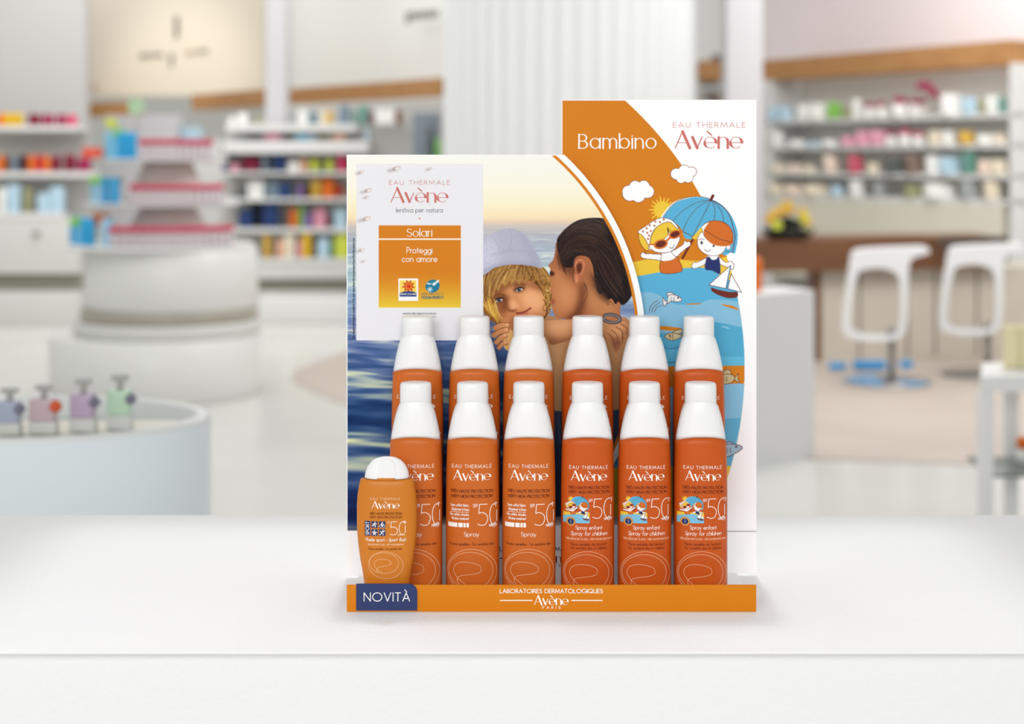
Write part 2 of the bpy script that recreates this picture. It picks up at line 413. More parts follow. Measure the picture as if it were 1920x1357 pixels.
# ------------------------------------------------------------------ cardboard display stand
Y = lambda d: CAMY+d
d_lip, d_riser, d_photo, d_head = 1.5, 1.5785, 1.6215, 1.6310
m_card = mat('white_card', (253,253,253), .5, .25)
m_orange = mat('orange_card', (213,126,20), .5, .12)
m_navy = mat('navy_card', (41,56,104), .45, .3)
m_white_ink = mat('white_ink', (253,250,244), .5, .2)
m_pink_ink = mat('salmon_ink', (207,112,102), .5, .2)
m_grey_ink = mat('grey_ink', (98,98,102), .5, .2)
m_teal_ink = mat('teal_ink', (26,106,128), .5, .2)
m_dark_ink = mat('dark_ink', (40,40,46), .5, .2)
m_brown_ink = mat('brown_ink', (112,40,14), .5, .2)
m_cream_ink = mat('cream_ink', (250,214,178), .5, .2)
stand = thing('sun_care_display', (X(1034, 1.56), Y(1.56), TOPZ), 'orange and white cardboard counter display with beach photo panel and tall children panel', 'display')
xl, xr = X(650, d_lip), X(1418, d_lip)
tr = MB(); tr.box(xl, xr, Y(d_lip)+.0016, Y(d_head)+.004, TOPZ, TOPZ+.003, m_card)
link('tray', tr, stand)
lp = MB(); lp.box(xl, xr, Y(d_lip), Y(d_lip)+.0016, TOPZ+.0002, Z(1096.3, d_lip), m_orange, .0003)
lip = tag(link('front_lip', lp, stand), 'orange front strip with white lettering')
def lab_logo(mb, mp, dy, m1, m2):
    put(mb, text_quads('LABORATOIRES DERMATOLOGIQUES', 937.5, 1129.9, 1111.4+dy, 7.2, wt=.15, track=.2), m1, mp)
    put(mb, logo_quads(1002, 1065, 1133.4+dy, 17.6), m2, mp)
    put(mb, rect_q(937.3, 998.5, 1124.5+dy, 1126.2+dy)+rect_q(1071.5, 1129.7, 1124.5+dy, 1126.2+dy), m1, mp)
    put(mb, text_quads('PARIS', 1017, 1050.4, 1140.9+dy, 4.4, wt=.16, track=.75), m1, mp)
lt = MB(); lab_logo(lt, plane_pt(d_lip-.0002), 0, m_white_ink, m_white_ink); link('printed_lettering', lt, lip)
# navy tab
tb = MB(); x0, x1, z0, z1 = X(668, d_lip), X(782.3, d_lip), Z(1143.6, d_lip), Z(1093.6, d_lip); r = .0078
pts = [(x0, z0), (x1, z0)]+[(x1-r+r*math.cos(a), z1-r+r*math.sin(a)) for a in np.linspace(0, math.pi/2, 10)]+[(x0, z1)]
tb.prism(pts, Y(d_lip)-.0012, Y(d_lip)-.0001, m_navy)
tab = tag(link('corner_tab', tb, stand), 'navy tab with rounded corner and white lettering')
tt = MB(); put(tt, text_quads('NOVITÀ', 682.6, 768, 1126.7, 15.6, wt=.1, track=.24), m_white_ink, plane_pt(d_lip-.0014)); link('printed_lettering', tt, tab)
# riser
rs = MB(); rx0, rx1 = X(745, d_riser), X(1352, d_riser); RZ = 1.0896
rs.box(rx0, rx1, Y(d_riser), Y(d_riser)+.0405, TOPZ+.003, RZ, m_card, .0006)
riser = link('riser_step', rs, stand)
rt = MB(); lab_logo(rt, plane_pt(d_riser-.0002), -79, m_dark_ink, m_brown_ink); link('printed_lettering', rt, riser)
# photo panel with round right edge
ACX, ACY, AR = 731.0, 640.0, 479.0
def arc_px(R, ya, yb, n=60):
    a0 = math.asin((ya-ACY)/R); a1 = math.asin((yb-ACY)/R)
    return [(ACX+R*math.cos(a0+(a1-a0)*k/n), ACY+R*math.sin(a0+(a1-a0)*k/n)) for k in range(n+1)]
pxs = [(650, 290)]+arc_px(AR, 290, 992)+[(1046, 1081), (650, 1081)]
pp = MB(); pl = [(P(x, y, d_photo).x, max(P(x, y, d_photo).z, TOPZ+.003)) for x, y in pxs]
pp.prism(pl[::-1], Y(d_photo), Y(d_photo)+.0013, m_card)
photo = tag(link('photo_panel', pp, stand), 'card panel with round right edge printed with a beach photograph')
# header panel
hp = MB(); hl = [(X(1053.2, d_head), TOPZ+.003), (X(1418.3, d_head), TOPZ+.003), (X(1418.3, d_head), Z(187, d_head)), (X(1053.2, d_head), Z(187, d_head))]
hp.prism(hl, Y(d_head), Y(d_head)+.0014, m_card)
header = tag(link('header_panel', hp, stand), 'tall white and orange card panel with cartoon beach print')
cs = MB(); zc = Z(996, d_head)
cs.box(X(1053.2, d_head), X(1418.3, d_head), Y(d_head)-.0007, Y(d_head)-.0001, TOPZ+.003, zc, m_card); link('fold_strip', cs, header)
# easel strut at the back
es = MB(); yb = Y(d_head)+.0014
es.solid([(.05, yb, 1.30), (.05, yb, TOPZ), (.05, yb+.075, TOPZ), (.0516, yb, 1.30), (.0516, yb, TOPZ), (.0516, yb+.075, TOPZ)],
         [(0,1,2), (3,5,4), (0,3,4,1), (1,4,5,2), (2,5,3,0)], m_card)
link('easel_strut', es, stand)
# ---------------- beach photograph
def paint_photo():
    k = Ink(650, 289, 562, 708, 2); x, y = k.xy()
    sky = ramp(y, [(289,(247,247,240)), (350,(249,245,226)), (385,(250,240,205)), (408,(247,228,186)), (416,(232,208,182)), (424,(205,196,190)), (445,(176,180,192)), (480,(172,184,198)), (520,(176,196,200)), (560,(150,170,196)), (610,(120,136,176)), (650,(96,116,160)), (720,(72,98,142)), (800,(54,84,128)), (880,(62,88,132)), (940,(50,72,120)), (997,(38,56,100))])
    k.c[:] = sky
    dep = np.clip((y-420)/580, 0.004, 1); u = (x-650)/(30+190*dep); v = np.log(dep*60+1)*9.0
    wob = .55*vnoise(u*1.3+7, v*.6, 5)
    n = .44*vnoise(u*.8+3, v*1.3+wob*2.2, 1)+.34*vnoise(u*1.7+9, v*3.2+wob*3.4, 2)+.22*vnoise(u*3, v*7+wob*5, 3)
    sea = np.stack([np.interp(n, [.2,.38,.5,.6,.7,.82], q) for q in ([-40,-26,0,40,112,170], [-38,-18,2,34,100,146], [-34,-18,4,22,44,54])], -1)
    amp = np.interp(y, [418,440,520,640,900,960,997], [0,.14,.34,.72,1,.75,.5])[..., None]
    k.c[:] = np.clip(k.c+sea*amp, 12, 250)
    fine = vnoise(x/26, y/2.6, 8)-.5; k.c += (fine*np.interp(y, [425,470,600,700], [0,12,26,0]))[..., None]*np.array([1,1,.7])
    c = lambda pts: [(900+a/3.394, 280+b/3.394) for a, b in pts]
    # back and shoulder of the grown-up
    bk = k.fill(c([(395,1090),(470,1062),(560,1085),(720,1050),(880,1060),(960,1110),(985,1240),(975,1400),(960,1640),(940,1750),(700,1800),(440,1760),(420,1560),(400,1330)]), (176,134,96))
    k.over(k.blur(k.mask([crv(c([(640,1250),(720,1200),(760,1500),(740,1760),(600,1780)]))]), 12)*bk, (128,92,64), .6)
    k.over(k.blur(k.mask([crv(c([(420,1250),(500,1230),(520,1500),(500,1750),(430,1700)]))]), 12)*bk, (212,172,128), .5)
    k.fill(c([(470,1660),(700,1690),(960,1640),(985,1900),(985,2440),(470,2440)]), (62,72,98), smooth=False)
    k.strands(c([(480,1690),(480,2000),(490,2440)]), c([(960,1680),(960,2000),(960,2440)]), 60, [(74,86,114), (50,58,84), (96,106,128)], (1,3), .6, 4)
    # child's hair behind the face
    back = k.fill(c([(15,780),(100,745),(220,725),(335,738),(402,750),(440,800),(460,860),(470,930),(450,1010),(425,1060),(380,1075),(200,1000),(60,1040),(15,1010)]), (112,74,38))
    k.strands(c([(400,790),(440,850),(452,930),(430,1040)]), c([(370,850),(398,910),(415,980),(400,1060)]), 90, [(150,104,52), (196,150,82), (90,60,32), (222,180,112)], (.7,1.6), .6, 6)
    # child's face
    fm = k.fill(c([(62,930),(110,850),(220,820),(320,838),(385,890),(410,970),(415,1055),(330,1095),(260,1115),(210,1160),(160,1130),(120,1085),(84,1010)]), (206,144,98))
    sh = lambda pts, rgb, a, s: k.over(k.blur(k.mask([crv(c(pts))]), s)*fm, rgb, a)
    sh([(40,890),(150,890),(168,970),(158,1050),(120,1090),(70,1050)], (134,82,50), .7, 8)
    sh([(270,905),(380,905),(405,1000),(330,1035),(262,975)], (240,184,140), .8, 8)
    sh([(170,870),(240,860),(330,870),(270,905),(190,935)], (222,164,118), .55, 6)
    sh([(60,850),(200,830),(380,860),(400,900),(300,868),(170,882),(70,930)], (120,72,42), .7, 5)
    sh([(140,945),(172,930),(188,985),(172,1030),(142,1015)], (112,64,40), .65, 4)
    sh([(188,962),(222,962),(250,1002),(226,1022),(192,1012)], (236,178,136), .8, 3.5)
    sh([(178,1014),(205,1022),(240,1016),(218,1034),(184,1030)], (122,64,44), .75, 1.6)
    sh([(200,1065),(330,1080),(420,1045),(420,1110),(230,1160)], (150,92,58), .65, 6)
    sh([(240,1050),(290,1050),(300,1062),(260,1075)], (178,110,82), .5, 3)
    for ex, ey, rot in ((250,893,-14), (122,960,-18)):
        e = c([(ex,ey)])[0]; k.disc(e[0], e[1]-1.5, 12, 6.6, (104,62,40), .65, rot, 2); k.disc(e[0], e[1], 7.6, 3.3, (206,194,188), .95, rot, .6)
        k.disc(e[0]-.3, e[1]-.2, 3.7, 3.5, (72,90,104), 1, rot, .3); k.disc(e[0]-.3, e[1]-.2, 1.8, 1.9, (14,14,18), 1); k.disc(e[0]+1, e[1]-1.3, .7, .7, (236,236,236), 1)
        k.stroke([(e[0]-7.8, e[1]+1.4), (e[0]-3, e[1]-3.2), (e[0]+3, e[1]-3.9), (e[0]+8, e[1]-2.2)], 1.9, (48,28,20), .95); k.stroke([(e[0]-6.5, e[1]+2.4), (e[0], e[1]+3.9), (e[0]+7, e[1]+.8)], .8, (110,66,48), .7)
        k.stroke([(e[0]-9, e[1]-7.5), (e[0], e[1]-11.5), (e[0]+10, e[1]-9.5)], 2.6, (116,72,40), .75, soft=.8)
    k.stroke(c([(232,1042),(262,1040),(292,1029),(318,1012)]), 2.6, (122,44,42), .9, soft=.4); k.stroke(c([(246,1053),(276,1051),(302,1036)]), 2.6, (196,106,92), .85, soft=.6); k.disc(*c([(322,1010)])[0], 2, 2, (120,66,44), .6, 0, .8)
    # child's fringe
    hm = k.fill(c([(15,780),(100,745),(220,725),(335,738),(402,750),(436,800),(452,850),(446,930),(420,905),(402,860),(386,872),(366,830),(340,846),(316,822),(296,850),(272,824),(250,858),(228,826),(206,862),(186,834),(160,884),(142,852),(118,904),(104,886),(92,918),(80,975),(96,1030),(124,1080),(128,1112),(70,1090),(15,1010)]), (150,104,54))
    BC = [(132,90,46), (162,116,60), (196,150,86), (218,176,108), (234,198,132), (104,70,36)]
    hm2 = k.blur(hm, 1.0)
    k.over(k.blur(k.mask([crv(c([(10,780),(200,730),(400,755),(445,830),(330,800),(180,785),(20,840)]))]), 6)*hm, (92,62,34), .75)
    k.over(k.blur(k.mask([crv(c([(60,850),(140,800),(230,800),(330,815),(300,850),(180,850),(90,900)]))]), 7)*hm, (216,174,104), .55)
    for A, B, n in (([(20,780),(12,880),(40,1010)], [(205,735),(130,800),(84,930)], 190), ([(205,735),(170,800),(140,890)], [(335,742),(355,800),(330,870)], 200), ([(330,742),(362,810),(375,885)], [(402,752),(452,850),(440,960)], 150)):
        k.strands(c(A), c(B), n, BC, (.5,1.4), .5, 5, hm2)
    k.strands(c([(15,960),(50,1020),(120,1090)]), c([(80,960),(96,1030),(135,1110)]), 60, [(230,186,84), (196,150,64), (240,206,120), (150,104,46)], (.8,1.8), .7, 4)
    for cx_, cy_, rr_ in ((402,830,34),(430,880,30),(420,940,30),(440,985,24),(412,1010,24),(386,850,22),(432,835,26)):
        for j in range(5):
            a0 = RNG.uniform(0, 6.28); r1 = rr_*RNG.uniform(.5, 1); pl = [(cx_+r1*math.cos(a0+t)*.7, cy_+r1*math.sin(a0+t)) for t in np.linspace(0, 2.6, 8)]
            k.stroke(c(pl), RNG.uniform(.9, 1.9), BC[int(RNG.integers(6))], .7, soft=.3)
    for x0_, y0_, x1_, y1_ in ((200,745,120,860), (250,745,235,830), (150,760,70,900), (300,750,330,830), (350,755,400,860), (100,770,40,930)):
        k.stroke(c([(x0_,y0_), ((x0_+x1_)/2-6, (y0_+y1_)/2-10), (x1_,y1_)]), 2.4, (104,70,38), .5, soft=.8, clip=hm2)
    # hat
    ht = k.fill(c([(10,580),(60,545),(130,514),(185,503),(240,514),(290,545),(332,600),(366,670),(397,752),(330,742),(250,733),(170,736),(95,752),(10,790)]), (182,182,198))
    for pts, rgb, a, s in (([(10,600),(80,560),(120,620),(110,720),(10,770)], (206,206,222), .8, 8), ([(230,520),(290,550),(360,670),(392,748),(330,740),(300,640)], (160,160,180), .6, 7), ([(10,770),(170,718),(330,722),(395,745),(330,748),(170,742),(10,790)], (150,150,172), .5, 3)):
        k.over(k.blur(k.mask([crv(c(pts))]), s)*ht, rgb, a)
    for q in ([(60,668),(200,640),(350,650)], [(70,680),(200,652),(355,662)]): k.stroke(c(q), 1, (152,152,174), .6, clip=ht)
    k.stroke(c([(185,505),(200,560),(190,640)]), 1.1, (156,156,178), .6, clip=ht); k.stroke(c([(60,548),(110,600),(120,650)]), 1, (166,166,186), .5, clip=ht)
    k.over(ht*(vnoise(x/1.6, y/1.6, 12) > .62), (168,168,186), .35)
    # grown-up: face, neck, ear
    fc = k.fill(c([(495,590),(480,640),(466,700),(436,738),(448,762),(442,806),(452,850),(446,900),(460,930),(450,965),(460,1010),(480,1062),(530,1076),(580,1086),(700,1080),(880,1085),(890,1030),(890,960),(820,880),(760,820),(720,690),(640,640)]), (172,112,76))
    f2 = lambda pts, rgb, a, s: k.over(k.blur(k.mask([crv(c(pts))]), s)*fc, rgb, a)
    f2([(450,770),(510,770),(580,850),(620,910),(590,1010),(520,1060),(470,1040),(450,930)], (198,136,92), .85, 8)
    f2([(520,860),(590,880),(600,960),(550,1010),(500,960)], (212,152,106), .6, 8)
    f2([(490,600),(515,700),(560,790),(610,800),(610,700),(560,620)], (104,64,48), .8, 8)
    f2([(640,860),(630,960),(596,1040),(545,1078),(610,1090),(670,1000),(680,880)], (108,66,46), .85, 5)
    f2([(690,840),(770,880),(860,960),(870,1060),(720,1070),(680,960)], (202,144,100), .75, 10)
    f2([(700,760),(740,830),(820,900),(790,960),(710,880)], (112,72,50), .6, 6)
    f2([(440,772),(468,780),(472,800),(446,802)], (52,32,26), .85, 1.5); f2([(446,960),(470,948),(478,975),(452,990)], (150,78,66), .6, 2)
    wh = k.fill(c([(488,596),(498,556),(550,498),(620,452),(700,436),(790,440),(840,480),(890,560),(935,700),(965,840),(968,920),(940,968),(905,990),(880,968),(862,985),(838,950),(812,955),(795,912),(768,920),(745,890),(728,810),(715,735),(690,688),(640,676),(604,692),(590,745),(560,752),(528,742),(510,690),(494,640)]), (44,33,33))
    WC = [(34,26,28), (54,40,38), (70,51,44), (88,64,52), (26,20,22), (104,76,60)]
    k.over(k.blur(k.mask([crv(c([(560,560),(680,520),(800,560),(840,680),(770,640),(660,590),(560,620)]))]), 8)*wh, (88,62,50), .6)
    k.strands(c([(492,590),(560,500),(690,440),(800,470),(890,580),(950,780)]), c([(520,735),(590,670),(690,680),(740,770),(800,880),(880,970)]), 420, WC, (.4,1.0), .45, 4, wh)
    k.strands(c([(740,560),(840,640),(900,760),(930,900)]), c([(730,700),(760,800),(820,900),(900,970)]), 160, WC, (.5,1.2), .5, 4, wh)
    k.over(k.blur(k.mask([crv(c([(800,470),(870,540),(900,640),(860,620),(815,540)]))]), 4)*wh, (22,14,26), .7)
    k.strands(c([(530,700),(555,750),(575,800)]), c([(490,640),(500,720),(520,790)]), 26, [(60,40,34), (84,58,46)], (.5,.9), .6, 3)
    k.strands(c([(735,850),(790,920),(850,990)]), c([(720,780),(760,870),(820,960)]), 40, [(50,36,34), (80,58,48)], (.5,1.0), .6, 5)
    em = k.fill(c([(600,725),(616,700),(645,694),(668,720),(664,770),(644,802),(630,842),(606,850),(596,824),(604,780)]), (184,116,82))
    e2 = lambda pts, rgb, a, s: k.over(k.blur(k.mask([crv(c(pts))]), s)*em, rgb, a)
    e2([(616,735),(640,722),(650,755),(632,790),(618,775)], (92,50,38), .9, 1.6); e2([(606,800),(624,806),(622,840),(606,846)], (212,146,110), .8, 1.5)
    k.stroke(c([(606,745),(620,708),(648,704),(662,735),(650,780),(640,800)]), 1.5, (216,150,114), .85, soft=.3); k.stroke(c([(598,730),(592,790),(598,845)]), 1.4, (84,50,38), .7, soft=.6)
    for q in ([(665,850),(684,900),(674,950),(648,985)], [(655,845),(672,880),(668,915)], [(520,690),(530,740),(545,790)], [(505,640),(515,700),(532,742)]): k.stroke(c(q), .9, (70,44,34), .7)
    # arms and hands
    am = k.fill(c([(395,1098),(480,1085),(600,1080),(760,1062),(800,1085),(900,1090),(945,1110),(945,1170),(905,1250),(868,1300),(840,1262),(800,1190),(740,1190),(600,1205),(460,1245),(430,1200),(400,1150)]), (204,150,108))
    a2 = lambda pts, rgb, a, s: k.over(k.blur(k.mask([crv(c(pts))]), s)*am, rgb, a)
    a2([(395,1190),(520,1200),(700,1170),(800,1180),(700,1210),(440,1260)], (128,84,56), .75, 5); a2([(430,1110),(600,1095),(740,1080),(740,1120),(600,1140),(440,1150)], (226,176,134), .8, 6)
    a2([(820,1190),(880,1200),(930,1150),(900,1260),(860,1300)], (116,74,52), .7, 5)
    for q in ([(835,1150),(870,1180),(880,1240)], [(865,1130),(905,1160),(905,1220)], [(895,1110),(935,1140),(930,1180)], [(810,1170),(845,1200),(858,1260)]): k.stroke(c(q), 1.4, (112,66,46), .8, soft=.4)
    for q in ([(850,1140),(890,1165),(895,1220)], [(880,1115),(925,1145)]): k.stroke(c(q), 1.8, (222,168,128), .6, soft=.6)
    k.stroke(c([(905,1075),(930,1080),(945,1100)]), 5, (196,140,104), .95)
    for rr, rgb in ((6.2, (58,58,66)), (3.4, (118,116,122))): k.stroke(c([(790,1058),(830,1050),(880,1065),(890,1090),(850,1102),(800,1092),(786,1075)]), rr, rgb, .95)
    for j in range(26):
        t = j/26*2*math.pi; k.disc(*c([(838+50*math.cos(t), 1077+23*math.sin(t))])[0], .9, .9, (176,174,178), .8)
    k.fill(c([(150,1180),(200,1150),(215,1200),(200,1270),(165,1275),(145,1230)]), (226,180,118), 1, .4)
    for ax, ay, bx, by, wd in ((175,1120,100,1135,11), (170,1150,90,1182,11), (160,1185,105,1228,10.5), (165,1230,120,1262,9)):
        q = c([(ax,ay),((ax+bx)/2,(ay+by)/2-8),(bx,by)]); k.stroke(q, wd, (122,76,48), .9); k.stroke(q, wd-2, (212,150,104), 1); k.disc(q[0][0]-.5, q[0][1]-1.5, 3.4, 2.6, (238,190,150), .7, 0, .8); k.disc(*q[2], wd/2-.6, wd/2-.8, (212,150,104), 1)
    t_ = np.clip((y-425)/20, 0, 1)[..., None]; k.c = k.c*(1-t_)+np.clip((k.c-128)*1.13+121, 0, 255)*t_   # print contrast
    # golden rings round the edge
    R = np.hypot(x-ACX, y-ACY)
    def ring(a, b, rgb): k.over(np.clip((R-a)*2+.5, 0, 1)*np.clip((b-R)*2+.5, 0, 1), rgb)
    ring(462, 467.6, (214,127,26)); ring(467.6, 900, (253,253,253))
    # white card with drops
    k.over(k.mask([[(668,307),(906,307),(906,638),(668,638)]]), (235,234,237))
    for (dx, dy, rx, ry) in ((743,316,9,4.5), (677,323,6,3.4), (806,316.5,5,2.6), (690,357,8,4), (688,369.5,5,2.5), (687,410,9,4.4), (678,468.5,6,3.4), (682,489.5,4,2)):
        k.disc(dx-rx*.9, dy+ry*.6, rx*1.1, ry*.75, (176,166,166), .6, -14, 1.5); k.disc(dx, dy, rx, ry, (216,204,202), 1, -18); k.disc(dx-rx*.2, dy+ry*.1, rx*.75, ry*.6, (158,140,138), .6, -20, .8)
        k.disc(dx+rx*.2, dy-ry*.05, rx*.5, ry*.5, (247,238,236), .95, -20, .5)
    k.over(k.mask([[(710,422.6),(864,422.6),(864,576.7),(710,576.7)]]), (214,127,24))
    g_ = k.mask([[(710,505),(864,505),(864,576.7),(710,576.7)]])*np.clip((y-505)/72, 0, 1)**1.5; k.over(g_, (238,208,62), .95)
    k.over(k.mask([[(710,447.2),(864,447.2),(864,449.4),(710,449.4)]]), (250,248,240))
    # sun badge
    rc = lambda a, b, e, f: [[(a,e),(b,e),(b,f),(a,f)]]
    k.over(k.mask(rc(747,784,521.8,564)), (248,246,244)); k.over(k.mask(rc(749.6,781,525.5,556)), (248,214,96))
    star = [(766+(13 if i % 2 == 0 else 7.6)*math.cos(i*math.pi/9+.2), 536.5+(13 if i % 2 == 0 else 7.6)*math.sin(i*math.pi/9+.2)) for i in range(18)]
    k.fill(star, (196,84,30), smooth=False); k.disc(766, 536.5, 6.6, 6.6, (236,120,34)); k.disc(766, 536.5, 3.4, 3.4, (212,52,30))
    k.fill([(749.6,549),(757,546.5),(766,545.5),(775,546.5),(781,549),(781,556),(749.6,556)], (48,64,124), smooth=False); k.over(k.mask(rc(749.6,781,548.8,553.6)), (62,84,150), .7)
    # sea badge
    k.disc(811, 536.3, 13.6, 12, (34,124,152), rot=-20)
    k.stroke([(801,531),(806,532.5)], 2.2, (238,244,246)); k.stroke([(807,532.5),(809,531)], 1.2, (238,244,246))
    k.stroke([(822,526),(817,530),(812,533.5)], 3.2, (238,244,246)); k.stroke([(815,530),(812.5,531)], 1.4, (238,244,246)); k.stroke([(816,533),(813.5,535)], 1.4, (238,244,246))
    for t in range(6): a_ = t*math.pi/3+.2; k.stroke([(806,542.5), (806+4.6*math.cos(a_), 542.5+4.6*math.sin(a_))], 1.2, (238,244,246)); k.disc(806+4*math.cos(a_), 542.5+4*math.sin(a_), 1, 1, (238,244,246))
    return k.done()
OFF = .0002
print_obj('photo_print', paint_photo(), 650, 289, 1.0, plane_np(d_photo-.00012), photo, keep=lambda x, y: (np.hypot(x-ACX, y-ACY) < 474) & (y > 291) & (y < 995.5) & (x > 651.3))
pt = MB(); mp = plane_pt(d_photo-.0003)
put(pt, text_quads('EAU THERMALE', 729.8, 843.4, 346, 7.8, **EAU), m_pink_ink, mp); put(pt, logo_quads(733.2, 838.6, 378.7, 27.2), m_pink_ink, mp)
put(pt, text_quads('lenitiva per natura', 742.8, 829.8, 398, 9, wt=.085, track=.18), m_grey_ink, mp)
put(pt, [[(786.8+1.6*math.cos(t), 409.7+1.6*math.sin(t)) for t in np.linspace(0, 2*math.pi, 13)[:-1]]], m_pink_ink, mp)
HUM = nib_contrast(.055, .115, 96, 2)
put(pt, text_quads('Solari', 763, 809.6, 443, 14, nib=HUM, track=.16, xh=.7), m_white_ink, mp)
put(pt, text_quads('Proteggi', 762.9, 810, 474.4, 11, wt=.1, track=.17), m_white_ink, mp); put(pt, text_quads('con amore', 753.9, 819.6, 490.6, 11, wt=.1, track=.17), m_white_ink, mp)
put(pt, text_quads('SKIN PROTECT', 790.2, 831.8, 553.7, 4.6, wt=.1, track=.2), m_teal_ink, mp); put(pt, text_quads('OCEAN RESPECT', 790.2, 831.8, 559.7, 4.2, wt=.22, track=.24), m_teal_ink, mp)
put(pt, text_quads('FERME SOLAIRE', 750.4, 780, 552.6, 2.6, wt=.16, track=.2), m_white_ink, mp)
put(pt, text_quads('LABORATOIRES DERMATOLOGIQUES', 754.5, 818, 589.3, 2.9, wt=.15, track=.2), m_grey_ink, mp); put(pt, rect_q(754.5, 772, 593.4, 594.2)+rect_q(800, 818, 593.4, 594.2), m_grey_ink, mp)
vq = text_quads("*Per maggiori informazioni consultare il sito web www.skinprotectoceanrespect.eau-thermale-avene.com", 0, 189, 0, 4.0, wt=.15, track=.2)
put(pt, [[(664.6+b, 635.7-a) for a, b in q] for q in vq], m_dark_ink, mp)
link('printed_lettering', pt, photo)
# ---------------- cartoon beach print
BR = (92,40,32); YL = (240,200,62); OR = (212,110,40); SB = (90,177,216)
def cartoon(k, T, s, land=True):
    """girl with sunglasses, boy with cap, parasol, sun, toy boat; T maps drawing units to ink pixels, s = scale"""
    def F_(pts, rgb, ol=None, **q):
        k.fill(T(pts), rgb, **q)
        if ol: pp = crv(T(pts)) if q.get('smooth', True) else list(T(pts)); k.stroke(pp+[pp[0]], ol*s, BR, smooth=False)
    L = lambda pts, wd=3.2, rgb=BR, **q: k.stroke(T(pts), wd*s, rgb, **q)
    C = lambda x, y, r, rgb, ry=None, rot=0: k.disc(*T([(x, y)])[0], r*s, (ry or r)*s, rgb, rot=rot)
    sun = []
    for i in range(18):
        a = i*2*math.pi/18; 
        for da, rr in ((-.11, 52), (-.035, 86 if i % 2 else 76), (.035, 86 if i % 2 else 76), (.11, 52)): sun.append((345+rr*math.cos(a+da), 248+rr*math.sin(a+da)))
    k.fill(T(sun), YL, smooth=False)
    F_([(338,300),(362,258),(408,208),(470,178),(555,164),(640,180),(560,190),(470,215),(400,290)], (250,250,250), smooth=True)
    F_([(348,302),(380,255),(420,212),(480,182),(560,168),(630,174),(690,196),(740,232),(790,296),(822,380),(824,440),(816,490),(806,527),(780,520),(745,540),(720,520),(640,440),(585,425),(560,432),(520,436),(490,428),(474,390),(450,350),(410,325)], SB)
    L([(352,290),(405,222),(475,178),(560,164),(620,170),(660,185)], 3); L([(655,185),(560,205),(470,260),(410,322)], 2.6); L([(655,187),(580,225),(515,300),(476,384)], 2.6); L([(655,190),(610,280),(537,420)], 3.2)
    L([(662,188),(680,250),(675,318)], 3); L([(668,190),(720,255),(738,332)], 3); L([(672,190),(760,260),(806,400),(800,470),(792,518)], 4.4); L([(476,388),(510,402),(537,420)], 3.6); L([(537,420),(560,400),(595,365)], 3); L([(750,512),(792,520)], 3)
    L([(655,186),(668,158)], 18, (110,42,32)); L([(540,436),(474,556)], 15, (110,42,32))
    # girl
    F_([(340,560),(345,525),(400,512),(440,540),(430,570)], (252,252,252))
    F_([(336,572),(380,572),(436,545),(455,575),(468,640),(342,650)], OR, 3)
    F_([(208,535),(222,518),(236,526),(262,528),(345,535),(345,572),(300,566),(222,556)], (252,252,252), 3); L([(228,524),(236,515),(244,530)], 3)
    F_([(402,518),(440,494),(478,468),(484,450),(496,446),(502,454),(520,450),(524,474),(500,492),(466,520),(432,548)], (252,252,252), 3)
    F_([(340,532),(400,516),(430,548),(400,568),(345,572)], (252,252,252)); L([(340,535),(334,572)], 3); L([(404,520),(432,548)], 3)
    F_([(196,392),(222,410),(246,452),(264,486),(246,508),(214,476),(196,430)], YL, 3)
    C(268,490,13,(252,252,252)); L([(262,480),(256,492),(266,502)], 2.6)
    F_([(262,470),(290,380),(350,330),(420,345),(456,395),(452,450),(420,500),(370,522),(310,518),(276,500)], (252,252,252), 3)
    F_([(268,470),(272,430),(296,375),(340,338),(395,326),(436,345),(456,372),(452,388),(400,400),(376,362),(384,405),(330,450)], YL, 3)
    F_([(190,388),(240,352),(300,312),(350,300),(405,314),(448,362),(438,366),(395,328),(345,336),(296,372),(272,424),(266,468),(258,476),(240,440),(214,408)], (252,252,252), 3)
    for a, b in ((222,386), (250,395), (246,366), (272,384), (266,347), (295,350), (300,323), (330,327), (355,310), (255,434), (262,412)): C(a, b, 6.5, (190,92,40))
    L([(376,362),(384,404)], 3); L([(376,362),(404,386)], 3)
    C(336,467,46,OR,30,-16); C(426,405,40,OR,27,-22); L([(372,446),(392,428)], 13, OR); L([(295,470),(262,468)], 10, OR); L([(455,386),(472,380)], 9, OR)
    C(336,466,33,(104,40,30),20,-16); C(427,404,30,(104,40,30),18,-22)
    L([(390,484),(400,493),(415,488),(420,472)], 3.4)
    # boy
    F_([(535,428),(560,398),(596,358),(606,392),(590,424),(560,436)], YL)
    F_([(622,560),(640,540),(700,540),(712,565),(700,590),(640,590)], (252,252,252))
    F_([(532,604),(545,584),(556,578),(562,584),(612,560),(640,548),(636,578),(600,604),(560,620),(540,620)], (252,252,252), 3)
    F_([(702,548),(750,582),(784,576),(803,604),(792,628),(774,618),(716,596)], (252,252,252), 3)
    F_([(626,556),(644,548),(662,566),(690,562),(704,546),(714,600),(712,656),(664,636),(618,624)], (40,52,106))
    F_([(568,452),(574,420),(604,388),(700,400),(756,450),(750,490),(718,530),(660,542),(606,522),(576,488)], (252,252,252), 3)
    C(768,486,14,(252,252,252)); L([(776,478),(780,490),(768,498)], 2.6)
    F_([(596,362),(622,332),(668,318),(720,322),(770,352),(794,400),(796,452),(776,474),(720,480),(664,466),(618,424)], OR); L([(596,362),(622,332),(668,318),(720,322),(770,352),(794,400),(790,452)], 3); L([(596,362),(640,394),(700,430),(786,456)], 3.2)
    F_([(596,364),(612,344),(640,328),(612,372),(608,404)], (252,252,252), 0); L([(598,366),(606,400),(622,430)], 3)
